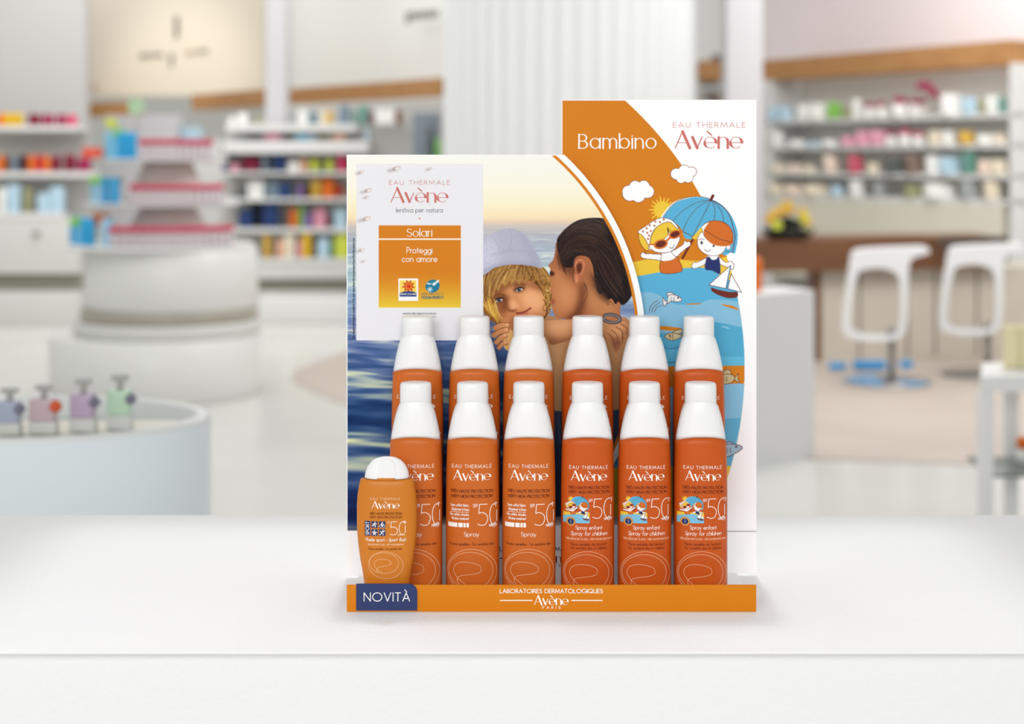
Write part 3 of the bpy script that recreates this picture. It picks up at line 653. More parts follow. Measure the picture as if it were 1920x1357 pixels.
    C(596,457,8,(60,30,26),11); C(598,454,3,(240,240,240)); L([(572,440),(592,434),(612,438)], 3); C(672,478,7,(60,30,26)); L([(616,500),(628,514),(644,510),(652,502)], 3.4)
    L([(640,548),(636,578)], 2.6)
def boat(k, T, s):
    L = lambda pts, wd=3.4, rgb=BR: k.stroke(T(pts), wd*s, rgb, smooth=False)
    for t in ([(780,602),(642,726),(754,750)], [(783,655),(850,774),(762,752)]): k.fill(T(t), (252,252,252), smooth=False); L(t+[t[0]])
    L([(780,604),(750,752)], 7, (60,130,172)); L([(772,755),(822,768)], 8, (60,130,172))
    k.fill(T([(657,744),(700,756),(770,770),(822,772),(821,804),(770,811),(706,792),(664,768)]), (112,46,36))
def fish(k, T, s, pts, tail, fin, eye, rgb):
    for q in (tail, fin, pts):
        k.fill(T(q), rgb); pp = crv(T(q)); k.stroke(pp+[pp[0]], 3.6*s, BR, smooth=False)
    k.disc(*T([eye])[0], 6*s, 6*s, BR)
    cx = sum(p[0] for p in pts)/len(pts); cy = sum(p[1] for p in pts)/len(pts)
    for dx in (-14, 4): k.stroke(T([(cx+dx, cy-14), (cx+dx-7, cy-2), (cx+dx, cy+6), (cx+dx-7, cy+16)]), 2.6*s, BR)
def paint_header():
    k = Ink(1053, 186, 366, 812, 2); x, y = k.xy(); k.c[:] = (254,254,254)
    inside = np.clip((673-np.hypot(x-723, y-690))*2+.5, 0, 1)
    q = 1/3.393; T = lambda pts: [(1140+a*q, 320+b*q) for a, b in pts]
    def band(pts, rgb, **kw): k.fill(T(pts), rgb, clip=inside, **kw)
    k.over(inside, (214,127,24))
    wv = lambda base, amp, per, ph=0: [(a, base+amp*math.sin(a/per+ph)) for a in range(-320, 1000, 20)]
    def below(line, rgb): k.over(k.mask([T(line)+T([(1000,2400),(-320,2400)])])*inside, rgb)
    below(crv([(-320,620),(0,600),(160,580),(300,556),(420,562),(560,572),(700,556),(800,545),(1000,560)], 8, False), YL)
    below(crv([(-320,720),(0,700),(180,672),(330,645),(470,622),(560,616),(640,622),(700,648),(740,690),(1000,700)], 8, False), SB)
    below(crv([(-320,800),(0,790),(200,775),(300,780),(420,845),(560,850),(640,822),(760,824),(1000,860)], 8, False), (136,190,218))
    for ln in ([(500,846),(580,842),(590,848),(510,852)], [(720,848),(800,862),(830,885),(760,866)]): band(ln, (214,127,24))
    below(crv([(-320,1010),(100,1010),(340,1030),(470,1030),(560,990),(640,965),(720,968),(860,995),(1000,1000)], 8, False), (84,170,206))
    band([(335,988),(400,992),(470,1004),(420,1018),(335,1010)], (214,127,24))
    below([(-320,1130),(300,1120),(700,1180),(1000,1180)], (98,184,218))
    below([(-320,1250),(700,1242),(780,1240),(1000,1238)], (214,127,24))
    below(crv([(-320,1400),(400,1380),(760,1356),(1000,1352)], 8, False), (136,192,222))
    below(crv([(-320,1640),(400,1600),(1000,1560)], 8, False), (100,176,210))
    below(crv([(-320,1900),(400,1880),(1000,1880)], 8, False), (240,200,62))
    cartoon(k, T, q)
    boat(k, T, q)
    below_sea = None
    for pts in ([(262,900),(272,860),(318,822)], [(278,900),(290,868),(330,836)], [(296,900),(306,874),(345,855)]): k.stroke(T(pts), 3.4*q, BR)
    W_ = (236,236,236); B_ = (206,188,140)
    fish(k, T, q, [(382,800),(410,788),(450,800),(470,824),(440,834),(400,830),(380,845)], [(348,806),(366,830),(382,826),(360,860),(352,850)], [(372,782),(400,774),(428,792),(390,798)], (446,808), W_)
    fish(k, T, q, [(360,1055),(385,1035),(420,1032),(470,1048),(440,1072),(395,1078)], [(470,1048),(482,1030),(484,1070)], [(410,1030),(450,1010),(474,1012),(460,1036)], (394,1050), B_)
    fish(k, T, q, [(690,1330),(740,1296),(790,1298),(806,1320),(780,1350),(720,1356)], [(806,1318),(830,1290),(826,1320),(838,1352),(806,1330)], [(736,1296),(745,1268),(776,1270),(780,1298)], (708,1330), B_)
    for pts in ([(340,1112),(380,1132),(430,1128),(460,1112)], [(330,1210),(400,1220),(440,1214)], [(400,1300),(440,1312)]): k.stroke(T(pts), 3*q, (40,70,110))
    for pts in ([(725,990),(770,1002)], [(600,1320),(640,1330)]): k.stroke(T(pts), 3*q, (226,242,248))
    t2 = lambda pts: [(1200+a/2.948, 700+b/2.948) for a, b in pts]
    fish(k, t2, .33, [(430,440),(470,396),(530,392),(566,410),(530,440),(470,462)], [(430,440),(410,400),(408,470)], [(470,396),(490,376),(520,392)], (532,405), (160,190,206))
    for cl in ([(1181,363,13.5), (1191,350,11), (1207,349,10.5), (1214,359,12), (1197,366,13), (1178,359,11)], [(1268,326,10.2), (1283,320,10.5), (1297,322,8.8), (1277,334,9), (1290,333,9), (1284,327,12)]):
        for cx, cy, rr in cl: k.disc(cx, cy, rr+.8, rr+.8, BR)
        for cx, cy, rr in cl: k.disc(cx, cy, rr, rr, (254,254,254))
    return k.done()
print_obj('header_print', paint_header(), 1053, 186, 1.0, plane_np(d_head-.00012), header, keep=lambda x, y: (y > 187.6) & (y < 995.5) & (x > 1053.6) & (x < 1417.4))
ht_ = MB(); mp = plane_pt(d_head-.0003)
put(ht_, text_quads('Bambino', 1085.6, 1229.6, 278, 26, nib=HUM, track=.19, xh=.72), m_white_ink, mp)
put(ht_, text_quads('EAU THERMALE', 1262, 1397.4, 238.8, 9.3, **EAU), m_pink_ink, mp); put(ht_, logo_quads(1266, 1391, 277.6, 32.6), m_pink_ink, mp)
link('printed_lettering', ht_, header)
fc0 = MB(); put(fc0, rect_q(1053.4, 1418.1, 995.6, 996.8), mat('crease_shade_grey', (150,150,150), .7, .1), plane_pt(d_head-.0009)); link('fold_shade_line', fc0, header)  # shade along the fold, painted as a thin grey strip
# ------------------------------------------------------------------ spray bottles
KB = 1.54/F
N_ = 72
def sect(a, b, n, k): 
    t = 2*math.pi*k/N_-math.pi/2; c, s = math.cos(t), math.sin(t)
    return (a*math.copysign(abs(c)**(2/n), c), b*math.copysign(abs(s)**(2/n), s))
BODY = [(0,.0235,.0160),(.0015,.0252,.0177),(.004,.0258,.0181),(.10,.0258,.0181),(.122,.0255,.0179),(.136,.0251,.0176),(.1487,.0246,.0172)]
def prof(tab, z):
    zs = [q[0] for q in tab]; return float(np.interp(z, zs, [q[1] for q in tab])), float(np.interp(z, zs, [q[2] for q in tab]))
def shell(mb, tab, m, n0=2.5, arch0=0, arch1=0, cap0=True, cap1=True, levels=None):
    z0, z1 = tab[0][0], tab[-1][0]; rows = []
    for z in (levels or [q[0] for q in tab]):
        a, b = prof(tab, z); t = (z-z0)/(z1-z0); ar = arch0*(1-t)+arch1*max(0, (t-.8)/.2 if arch0 == 0 and arch1 and z1 > .14 else t)
        rows.append([(x, y, z+ar*(y/b)**2 if b else z) for x, y in (sect(a, b, n0, k) for k in range(N_))])
    mb.grid(rows, m, True, True, cap0, cap1)
def front_y(x, z, tab=BODY, n=2.5):
    a, b = prof(tab, z); return -b*max(0.0, 1-min(1, abs(x)/a)**n)**(1/n)
m_bot_a = mat('orange_plastic', (204,104,36), .36, .25)
m_bot_k = mat('deep_orange_plastic', (199,87,25), .36, .25)
m_cap = mat('white_plastic', (243,243,243), .28, .4)
def swirl_a(cx, cy):
    q = []
    e = lambda x, y, rx, ry, rot, a0=0, a1=360: [(x+rx*math.cos(math.radians(t))*math.cos(rot)-ry*math.sin(math.radians(t))*math.sin(rot), y+rx*math.cos(math.radians(t))*math.sin(rot)+ry*math.sin(math.radians(t))*math.cos(rot)) for t in np.linspace(a0, a1, 50)]
    W = .62
    q += line_q(e(cx, cy, 46.5, 41, .12), W); q += line_q(e(cx-2.5, cy-1, 41.5, 34.5, .06), W)
    sw = [(cx+17,cy-5),(cx+14,cy-10),(cx+2,cy-15),(cx-16,cy-17),(cx-30,cy-12),(cx-35,cy-1),(cx-28,cy+12),(cx-14,cy+24),(cx-2,cy+31)]
    q += line_q(crv(sw, 6, False), W)
    q += line_q(crv([(cx+17,cy-5),(cx+16,cy+1),(cx+6,cy+5),(cx-10,cy+7),(cx-24,cy+10),(cx-28,cy+17),(cx-23,cy+27),(cx-16,cy+33)], 6, False), W)
    return q
def fifty(x5, x0, x1, yt, yb, wt):
    """the thin tall 5 and open 0 with its stem"""
    h = yb-yt; q = []
    w5 = x0-x5
    q += line_q([(x0-1, yt+wt/2), (x5+w5*.18, yt+wt/2), (x5+w5*.1, yt+h*.43)], wt)
    q += line_q(crv([(x5+w5*.1, yt+h*.43), (x5+w5*.45, yt+h*.39), (x5+w5*.86, yt+h*.5), (x5+w5*.98, yt+h*.69), (x5+w5*.8, yt+h*.92), (x5+w5*.42, yb-wt/2), (x5, yt+h*.92)], 6, False), wt)
    w0 = x1-x0
    q += line_q(crv([(x1, yt+h*.02), (x0+w0*.72, yt+wt/2), (x0+w0*.36, yt+h*.16), (x0+w0*.2, yt+h*.5), (x0+w0*.34, yt+h*.84), (x0+w0*.62, yb-wt/2), (x0+w0*.86, yt+h*.9)], 6, False), wt)
    q += line_q([(x1, yt+h*.34), (x1, yt+h*.84)], wt)
    return q
def bottle_text(mp, c, kids):
    t = MB(); S = sub_q
    def T(s, x0, x1, base, cap, m, **kw): put(t, S(text_quads(s, c+x0, c+x1, base, cap, **kw)), m, mp)
    if not kids:
        T('EAU THERMALE', -37.6, 36, 876.6, 6.2, m_white_ink, wt=.11, track=.34); put(t, S(logo_quads(c-34.8, c+34.3, 899.3, 18.6)), m_white_ink, mp)
        T('TRÈS HAUTE PROTECTION', -40.4, 38.4, 922.6, 5.3, m_brown_ink, wt=.17, track=.16); T('VERY HIGH PROTECTION', -40.4, 37.4, 932.2, 5.3, m_brown_ink, wt=.18, track=.16, italic=.2)
        for s, x0, b in (('Sans effet blanc', -40.6, 948.5), ("Résistant à l'eau", -38, 956.3), ('No white streaks', -41, 965.8), ('Water-resistant', -38.6, 973.4)): T(s, x0, -6, b, 4.7, m_white_ink, wt=.13, track=.17)
        put(t, S(rect_q(c-41, c-6, 958.8, 959.5)), m_white_ink, mp)
        for a, b in ((-45,-27.7), (-26,-17.6), (-16.2,-12), (-10.6,-6)): put(t, S([[(c+a, 979.3),(c+a, 987.5),(c+b, 987.5),(c+b, 979.3)]]), m_white_ink, mp)
        T('SPF', 1.8, 10.8, 950.2, 6.2, m_white_ink, wt=.11, track=.2)
        put(t, S(fifty(c+10.6, c+29.6, c+46, 944, 984.6, 1.25)), m_white_ink, mp)
        put(t, S(line_q([(c+40.6,946.6),(c+48,946.6)], 1.1)+line_q([(c+44.3,942.6),(c+44.3,950.6)], 1.1)), m_white_ink, mp)
        T('UVB UVA', 32, 45, 986.8, 4.4, m_white_ink, wt=.15, track=.1); put(t, S(line_q([(c+41.8+4.2*math.cos(a), 984.8+4.2*math.sin(a)) for a in np.linspace(0, 2*math.pi, 22)], .5)), m_white_ink, mp)
        T('Spray', -15.2, 13, 1004, 7.4, m_white_ink, wt=.11, track=.17); T('Peaux sensibles - For sensitive skin', -42, 40.4, 1021.4, 4.9, m_brown_ink, wt=.12, track=.16)
        sw = swirl_a(c, 1069.5)
    else:
        T('EAU THERMALE', -35.1, 36.5, 878.6, 6, m_white_ink, wt=.11, track=.34); put(t, S(logo_quads(c-31.6, c+33.9, 900, 18)), m_white_ink, mp)
        T('TRÈS HAUTE PROTECTION', -37.5, 39, 916, 5, m_brown_ink, wt=.17, track=.16); T('VERY HIGH PROTECTION', -37.5, 39, 924.2, 5, m_brown_ink, wt=.18, track=.16, italic=.2)
        T('SPF', 0.2, 8.2, 939.8, 5.2, m_white_ink, wt=.11, track=.2); put(t, S(fifty(c+8.2, c+26, c+42.5, 934, 971.4, 1.2)), m_white_ink, mp)
        put(t, S(line_q([(c+41,937.6),(c+47.6,937.6)], 1.1)+line_q([(c+44.3,933.8),(c+44.3,941.4)], 1.1)), m_white_ink, mp)
        T('UVB UVA', 29.5, 44, 974, 4, m_white_ink, wt=.15, track=.1); put(t, S(line_q([(c+40+4*math.cos(a), 972+4*math.sin(a)) for a in np.linspace(0, 2*math.pi, 22)], .5)), m_white_ink, mp)
        T('Spray enfant', -23.9, 26, 991.5, 7, m_white_ink, wt=.1, track=.16); T('Spray for children', -33, 35.2, 1002.5, 7, m_white_ink, wt=.1, track=.16, italic=.18)
        T("TRÈS RÉSISTANT À L'EAU - VERY WATER RESISTANT", -41.8, 44.4, 1011.2, 3.2, m_cream_ink, wt=.13, track=.18)
        T("Peau sensible de l'enfant", -33, 35, 1021.7, 4.8, m_brown_ink, wt=.12, track=.16); T('for sensitive skin of children', -33, 35, 1028.8, 4.6, m_brown_ink, wt=.12, track=.16, italic=.15)
        sw = swirl_a(c, 1074)
    put(t, [q for q in S(sw) if max(abs(p[0]-c) for p in q) < 47.5], m_cream_ink, mp)
    return t
def paint_badge():
    k = Ink(1053, 928, 52, 58, 4, (199,87,25)); q = .2075/2.95; T = lambda pts: [(1040+(a*.2075+14)/2.95, 700+(b*.2075+643)/2.95) for a, b in pts]
    b = lambda x0, x1, y0, y1: [(1040+a/2.95, 700+c_/2.95) for a, c_ in ((x0,y0),(x1,y0),(x1,y1),(x0,y1))]
    k.fill(b(44, 188, 767, 826), YL, smooth=False); k.fill([(1040+a/2.95, 700+c_/2.95) for a, c_ in ((43,790),(70,782),(120,775),(150,778),(170,792),(188,796),(188,826),(43,826))], (124,192,222), smooth=False)
    cartoon(k, T, q*1.25); boat(k, T, q*1.25)
    for r_, rgb in ((8.6, (196,98,38)), (7.6, (238,180,70)), (5.9, (36,48,104))): k.disc(1040+85/2.95, 700+818/2.95, r_, r_, rgb)
    k.stroke([(1040+85/2.95, 700+805/2.95), (1040+85/2.95, 700+831/2.95)], .8, (220,190,120)); k.disc(1040+85/2.95, 700+818/2.95, 2, 2.6, (92,108,160))
    kk = k.c.reshape(58*2, 2, 52*2, 2, 3).mean((1, 3)); return kk
BADGE = paint_badge()
def make_spray(kids, loc, label):
    z0 = TOPZ+.003
    r = thing('spray_bottle', loc, label, 'bottle', 'orange spray bottles in the display'); lx, ly, lz = loc
    sh_ = lambda mb: [setattr(mb, 'v', [(a+lx, b+ly, c_+lz) for a, b, c_ in mb.v]), mb][1]
    b = MB(); shell(b, BODY, m_bot_k if kids else m_bot_a, 2.5, 0, .005, levels=[0,.0015,.004,.03,.06,.09,.10,.112,.120,.126,.132,.138,.1435,.1487])
    body = link('bottle_body', sh_(b), r)
    s_ = MB(); SHO = [(.1489,.0242,.0169),(.1525,.0238,.0166),(.158,.0229,.0162),(.164,.0217,.0158),(.170,.0204,.0154),(.176,.0188,.0148),(.180,.0175,.0143),(.1825,.0165,.0138),(.184,.0155,.0132)]
    shell(s_, SHO, m_cap, 2.3, .005, .004); sho = tag(link('pump_shoulder', sh_(s_), r), 'white tapering shoulder')
    for sx in (-1, 1):   # thumb rests moulded into the flanks
        rg = MB(); path = []
        for k in range(13):
            t = k/12; z = .157+.018*t; a, bb = prof(SHO, z); ang = .30*math.sin(math.pi*t)
            xx = sx*a*(.86-ang*.35); yy = -bb*max(0, 1-abs(xx/a)**2.3)**(1/2.3)-.00005; path.append((xx, yy, z+.0045*(yy/bb)**2))
        rg.tube(path, .00035, m_cap, 6)
        link('thumb_rest', sh_(rg), sho)
    c_ = MB(); CAP = [(.184,.0150,.0135),(.1846,.0154,.0138),(.2000,.0153,.0137),(.2030,.0150,.0134),(.2042,.0140,.0125),(.2047,.0110,.010),(.2049,.005,.004)]
    shell(c_, CAP, m_cap, 2.15, .0038, 0); tag(link('spray_cap', sh_(c_), r), 'white cylindrical cap')
    def mp(px, py):
        c = 1101.5 if kids else 886.0; x = (px-c)*KB; z = EYE-(py-HY)*KB-z0; z = max(z, .0005); return Vector((lx+x, ly+front_y(x, z)-.00018, lz+z))
    if kids:
        def mpn(px, py):
            q = [mp(a, b_) for a, b_ in zip(px, py)]; return (np.array([v.x for v in q]), np.array([v.y+.00006 for v in q]), np.array([v.z for v in q]))
        tag(print_obj('printed_picture', BADGE, 1053, 928, .5, mpn, body, m=vcol_mat('bottle_ink', .36, .25)), 'small printed picture of two children under a blue parasol')
    link('printed_lettering', bottle_text(mp, 1101.5 if kids else 886.0, kids), body)
    return r
fx = [779.5, 886, 991.7, 1101.5, 1208.3, 1313.5]; rx_ = [782.8, 889.6, 991.3, 1101.5, 1208.4, 1310]
d_fr, d_re = 1.556, 1.600
FL = ['orange spray bottle at the front row left end, partly behind the small sport bottle', 'second orange spray bottle from the left in the front row', 'third orange spray bottle from the left in the front row, right above the lip lettering',
      'front row spray bottle with children picture, leftmost of the three picture bottles', 'front row spray bottle with children picture, middle of the three picture bottles', 'front row spray bottle with children picture at the right end of the row']
RL = ['raised back row spray bottle at the left end, before the white printed card', 'second spray bottle from the left in the raised back row', 'third spray bottle from the left in the raised back row, below the printed child',
      'fourth spray bottle from the left in the raised back row', 'fifth spray bottle from the left in the raised back row, at the curved panel edge', 'spray bottle at the right end of the raised back row, below the printed toy boat']
protos = {}
for i in range(6):
    kids = i >= 3; loc = (X(fx[i], d_fr), Y(d_fr), TOPZ+.003)
    if kids not in protos: protos[kids] = make_spray(kids, loc, FL[i]); o = protos[kids]
    else: o = copy_tree(protos[kids]); o.location = loc
    o['label'] = FL[i]
for i in range(6):
    o = copy_tree(protos[i >= 3]); o.location = (X(rx_[i], d_re), Y(d_re), RZ); o['label'] = RL[i]
# ------------------------------------------------------------------ small sport bottle
m_sport = mat('amber_plastic', (206,122,30), .38, .35)
d_sp = 1.519; KS = 1.509/F; sx0, sy0, sz0 = X(725.6, d_sp), Y(d_sp), TOPZ+.003
zs = lambda py: EYE-(py-HY)*KS-sz0
sport = thing('sport_fluid_bottle', (sx0, sy0, sz0), 'small amber flat bottle with domed white cap standing in front of the navy tab', 'bottle')
kk = 1.519/F
SB_ = sorted([(0,.0180,.0080),(.0012,.0196,.0096),(.004,.0203,.0102)]+[(zs(py), hw*kk, dp) for py, hw, dp in ((1093,43,.0104),(1070,46.5,.0106),(1052,50,.0108),(1028,53.2,.011),(1004,55.6,.011),(980,56.2,.011),(950,56.2,.011),(930,55,.0108),(912,52,.0104),(905,50.6,.0100),(901.5,49.2,.0092),(900,46.5,.0080))])
tabs = SB_
sb = MB(); rows = []
lev = sorted(set([q[0] for q in tabs]+list(np.linspace(.006, tabs[-1][0], 24))))
lev = [z for z in lev if z <= tabs[-1][0]]
for z in lev:
    a, b = prof(tabs, z); rows.append([(sx0+x, sy0+y, sz0+z) for x, y in (sect(a, b, 2.6, k) for k in range(N_))])
sb.grid(rows, m_sport, True, True, True, True)
nb = MB(); nb.box(sx0-16.8*kk, sx0+16.8*kk, sy0-.0098, sy0-.002, sz0+zs(901), sz0+zs(895.4), m_sport, .0006)
sbody = link('bottle_body', sb, sport); link('lid_hinge_stop', nb, sbody)
cp = MB(); rows = []; HC = 39.5*kk; zb, zt = zs(899), zs(859)
for i in range(17):
    t = i/16*math.pi/2; hw = 41.6*kk*math.cos(t)**.82 if i < 16 else .0004; z = zb+(zt-zb)*math.sin(t); b = .0098*math.cos(t)**.7 if i < 16 else .0002
    rows.append([(sx0+x, sy0+y, sz0+z) for x, y in (sect(max(hw,.0004), max(b,.0002), 2.3, k) for k in range(N_))])
cp.grid(rows, m_cap, True, True, True, True); scap = tag(link('flip_cap', cp, sport), 'white domed flip cap')
ft = MB(); fp = [(-17,896)]+[(-17+0.2*k, 896-3.0*k) for k in range(1, 9)]+[(-13.5,866.5),(-8,863),(0,861.6),(8,863),(13.5,866.5)]+[(17-0.2*k, 896-3.0*k) for k in range(8, 0, -1)]+[(17,896)]
ft.prism([(sx0+a*kk, sz0+zs(b)) for a, b in fp], sy0-.0104, sy0-.002, m_cap, True); link('thumb_flap', ft, scap)
def mps(px, py):
    x = (px-725.6)*KS; z = zs(py); a, b = prof(tabs, z); return Vector((sx0+x, sy0-b*max(0, 1-min(1, abs(x)/a)**2.6)**(1/2.6)-.00018, sz0+z))
st = MB(); S = sub_q
T_ = lambda s, x0, x1, base, cap, m, **kw: put(st, S(text_quads(s, x0, x1, base, cap, **kw)), m, mps)
T_('EAU THERMALE', 696.2, 751.4, 936.6, 4.2, m_cream_ink, wt=.11, track=.34); put(st, S(logo_quads(699, 749.8, 952.4, 13.4)), m_white_ink, mps)
T_('TRÈS HAUTE PROTECTION', 694.6, 754.6, 964.4, 4, m_brown_ink, wt=.16, track=.18); T_('VERY HIGH PROTECTION', 694.6, 754.6, 971, 3.8, m_brown_ink, wt=.16, track=.18)
def sq(x0, x1, y0, y1): put(st, S(rect_q(x0, x1, y0, y1), 3), m_navy, mps)
sq(685.3, 695.9, 976.3, 1004); 
for xa, xb in ((697.9,709.8), (712.3,724.4)):
    for ya, yb_ in ((976.6,989.2), (991.6,1004)): sq(xa, xb, ya, yb_)
mps2 = lambda px, py: mps(px, py)+Vector((0, -.00012, 0))
put(st, [[(693.6+b, 1002.2-a) for a, b in q] for q in text_quads('SPORT', 0, 24.2, 0, 6, wt=.13, track=.2)], m_white_ink, mps2)
def fig(cx, cy, limbs, head, extra=()):
    for l in limbs: put(st, line_q([(cx+a, cy+b) for a, b in l], 1.15), m_white_ink, mps2)
    put(st, [[(cx+head[0]+1.1*math.cos(t), cy+head[1]+1.1*math.sin(t)) for t in np.linspace(0, 2*math.pi, 11)[:-1]]], m_white_ink, mps2)
    for ex, ey, er in extra: put(st, line_q([(cx+ex+er*math.cos(t), cy+ey+er*math.sin(t)) for t in np.linspace(0, 2*math.pi, 15)], .55), m_white_ink, mps2)
fig(703.8, 983, [[(.4,-2.6),(-.6,.4)], [(-.6,.4),(2,1.6),(1.4,4.4)], [(-.6,.4),(-2,2.4),(-4.4,2.6)], [(.2,-2.2),(2.6,-1),(3.8,-2.2)], [(.2,-2.2),(-2.6,-1.6),(-2.8,.4)]], (1.2,-4.2))
fig(718.3, 983, [[(-.6,-2.4),(-2.2,.2)], [(-2.2,.2),(.6,1),(0,3.2)], [(-.6,-2.4),(1.4,-.8),(2.8,-.6)]], (.6,-3.9), ((-3,2.8,2.2), (3,2.8,2.2)))
fig(703.8, 997.8, [[(0,-2),(0,1.4)], [(0,1.4),(-2.4,4.4)], [(0,1.4),(2.4,4.4)], [(-4.6,-.6),(0,-1.4),(4.6,-.6)], [(-2.6,1.4),(0,.6),(2.6,1.4)]], (0,-4))
fig(718.3, 997.8, [[(.6,-2.4),(-.8,.8)], [(-.8,.8),(1.6,2.2),(2,4.6)], [(-.8,.8),(-2.4,2.6),(-4.4,4.2)], [(.4,-2),(3,-1.2),(4.4,-3.6)], [(.4,-2),(-2.4,-1),(-3.4,-2.6)]], (1.6,-4.2))
T_('SPF', 727.4, 732.6, 980.4, 3.6, m_cream_ink, wt=.12, track=.2); put(st, S(fifty(732.8, 747, 761.4, 977, 1002.6, .95)), m_white_ink, mps)
put(st, line_q([(757.6,979.2),(763.6,979.2)], .9)+line_q([(760.6,976),(760.6,982.4)], .9), m_white_ink, mps); T_('UVB UVA', 747.8, 761, 1003.6, 3.2, m_cream_ink, wt=.16, track=.1)
T_('Fluide sport - ', 687.8, 730, 1014, 5.6, m_white_ink, wt=.12, track=.16); T_('Sport fluid', 730, 761.4, 1014, 5.6, m_white_ink, wt=.12, track=.16, italic=.2)
T_("TRÈS RÉSISTANT À L'EAU - VERY WATER RESISTANT", 690.8, 759.2, 1021.6, 2.6, m_cream_ink, wt=.14, track=.18); T_('Peaux sensibles - For sensitive skin', 692.8, 755, 1030.2, 3.8, m_brown_ink, wt=.12, track=.16)
e_ = lambda x, y, rx, ry, rot: [(x+rx*math.cos(t)*math.cos(rot)-ry*math.sin(t)*math.sin(rot), y+rx*math.cos(t)*math.sin(rot)+ry*math.sin(t)*math.cos(rot)) for t in np.linspace(0, 2*math.pi, 50)]
sc_ = .62
for q in (e_(724.8, 1059, 32.6, 25.4, .1), e_(721.6, 1055, 27.4, 19.6, .06)): put(st, S(line_q(q, .5)), m_cream_ink, mps)
put(st, S(line_q(crv([(735,1055),(733,1051),(724,1048),(712,1048),(704.5,1053),(704,1060),(709,1067),(718,1073)], 6, False), .5)+line_q(crv([(735,1055),(732,1058),(722,1061),(712,1063),(708,1068),(712,1074)], 6, False), .5)), m_cream_ink, mps)
link('printed_lettering', st, sbody)
# ------------------------------------------------------------------ the shop behind: setting
def S_(name, mb): return tag(link(name, mb), kind='structure')
m_floor = mat('white_floor_tile', (214,214,209), .22, .4, noise=(.8, (206,206,201)))
m_taupe = mat('taupe_floor', (186,174,163), .5, .3, noise=(1.2, (178,166,155)))
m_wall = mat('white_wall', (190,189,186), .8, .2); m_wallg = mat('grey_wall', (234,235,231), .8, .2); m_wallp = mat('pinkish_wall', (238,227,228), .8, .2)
m_col = mat('white_column', (206,205,208), .7, .2); m_flute = mat('white_fluted_plaster', (220,222,222), .7, .2)
m_cream = mat('cream_sign_board', (218,208,192), .7, .2)
m_lacq = mat('white_lacquer', (222,222,219), .3, .4); m_lacq2 = mat('pale_lacquer', (208,208,204), .4, .35)
m_shelfb = mat('grey_shelf_back', (190,188,184), .8, .2); m_board = mat('white_shelf_board', (222,222,220), .5, .3)
m_wood = mat('oak_wood', (186,138,88), .5, .3, noise=(3, (168,120,72), (1,1,9))); m_walnut = mat('walnut_wood', (122,84,58), .45, .3, noise=(3, (104,68,44), (.6,1,8)))
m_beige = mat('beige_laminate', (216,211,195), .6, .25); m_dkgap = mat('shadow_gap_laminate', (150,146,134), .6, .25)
m_chrome = mat('brushed_steel', (150,148,144), .35, .5, metal=.7)
fl = MB(); fl.box(-9, 7, CAMY-.5, 24, -.05, 0, m_floor); S_('floor', fl)
fp_ = lambda px, py: (X(px, 4350/(py-HY)), CAMY+4350/(py-HY))
ti = MB(); ti.slab(crv([fp_(700,645), fp_(640,662), fp_(590,680), fp_(556,695), fp_(549,706), fp_(556,718), fp_(590,735), fp_(640,756), fp_(700,775)], 8, False)+[fp_(1000,815), fp_(1530,862), fp_(1860,873), fp_(2100,880), fp_(2100,668), fp_(1500,640), fp_(1000,632)], 0.0005, .006, m_taupe); S_('floor_inlay', ti)
cl = MB(); cl.box(-9, 7, 20.5, 21.5, -.0, 4.6, m_wallg); 
dL = lambda px: 15.02/(1+1.304*(px-CX)/F)
dR = lambda px: 19.78/(1+1.714*(px-CX)/F)
def wall_pts(df, p0, p1, back, thick):
    """oblong footprint along an oblique wall between two picture columns"""
    a = Vector((X(p0, df(p0)), CAMY+df(p0))); b = Vector((X(p1, df(p1)), CAMY+df(p1))); t = (b-a).normalized(); n = Vector((-t.y, t.x))
    if n.y < 0: n = -n
    a, b = a+n*back, b+n*back; return [tuple(a), tuple(b), tuple(b+n*thick), tuple(a+n*thick)]
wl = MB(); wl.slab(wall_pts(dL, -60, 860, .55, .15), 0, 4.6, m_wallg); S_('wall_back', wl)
wr_ = MB(); wr_.slab(wall_pts(dR, 1330, 2000, .60, .15), 0, 4.6, m_wallp); S_('wall_right', wr_)
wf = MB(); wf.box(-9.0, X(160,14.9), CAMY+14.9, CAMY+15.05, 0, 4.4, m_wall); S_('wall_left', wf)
wc = MB(); wc.box(X(1180,17.5), X(1480,17.5), CAMY+17.5, CAMY+17.65, 0, 4.8, m_wallg); S_('wall_middle', wc)
# columns
def column(name, px0, px1, d, m, label, z0=0):
    mb = MB(); mb.box(X(px0,d), X(px1,d), CAMY+d, CAMY+d+(X(px1,d)-X(px0,d)), z0, 4.5, m, .02); return tag(link(name, mb), label, 'column')
column('square_column', 497, 538, 15.68, m_col, 'slim white square column between the cream sign and the oak shelf beam')
column('square_column', 1362, 1431, 13.0, m_col, 'white square column left of the right-hand oak beam, beside the display')
column('square_column', 1907, 2060, 13.6, m_col, 'broad white column at the right edge of the picture')
fc_ = MB(); cx_, dd, rr_ = 1070, 13.2, 240*13.2/F; ring = []
NF = 44
for k in range(NF*8):
    a = 2*math.pi*k/(NF*8); ph = (k % 8)/8; r_ = rr_-.045*(1-abs(math.sin(math.pi*ph)))
    ring.append((X(cx_,dd)+r_*math.cos(a), CAMY+dd+.2+r_*math.sin(a)))
fc_.grid([[(x, y, 0) for x, y in ring], [(x, y, 4.6) for x, y in ring]], m_flute, True, False, True, True)
tag(link('fluted_column', fc_), 'huge round white fluted column behind the cardboard display', 'column')
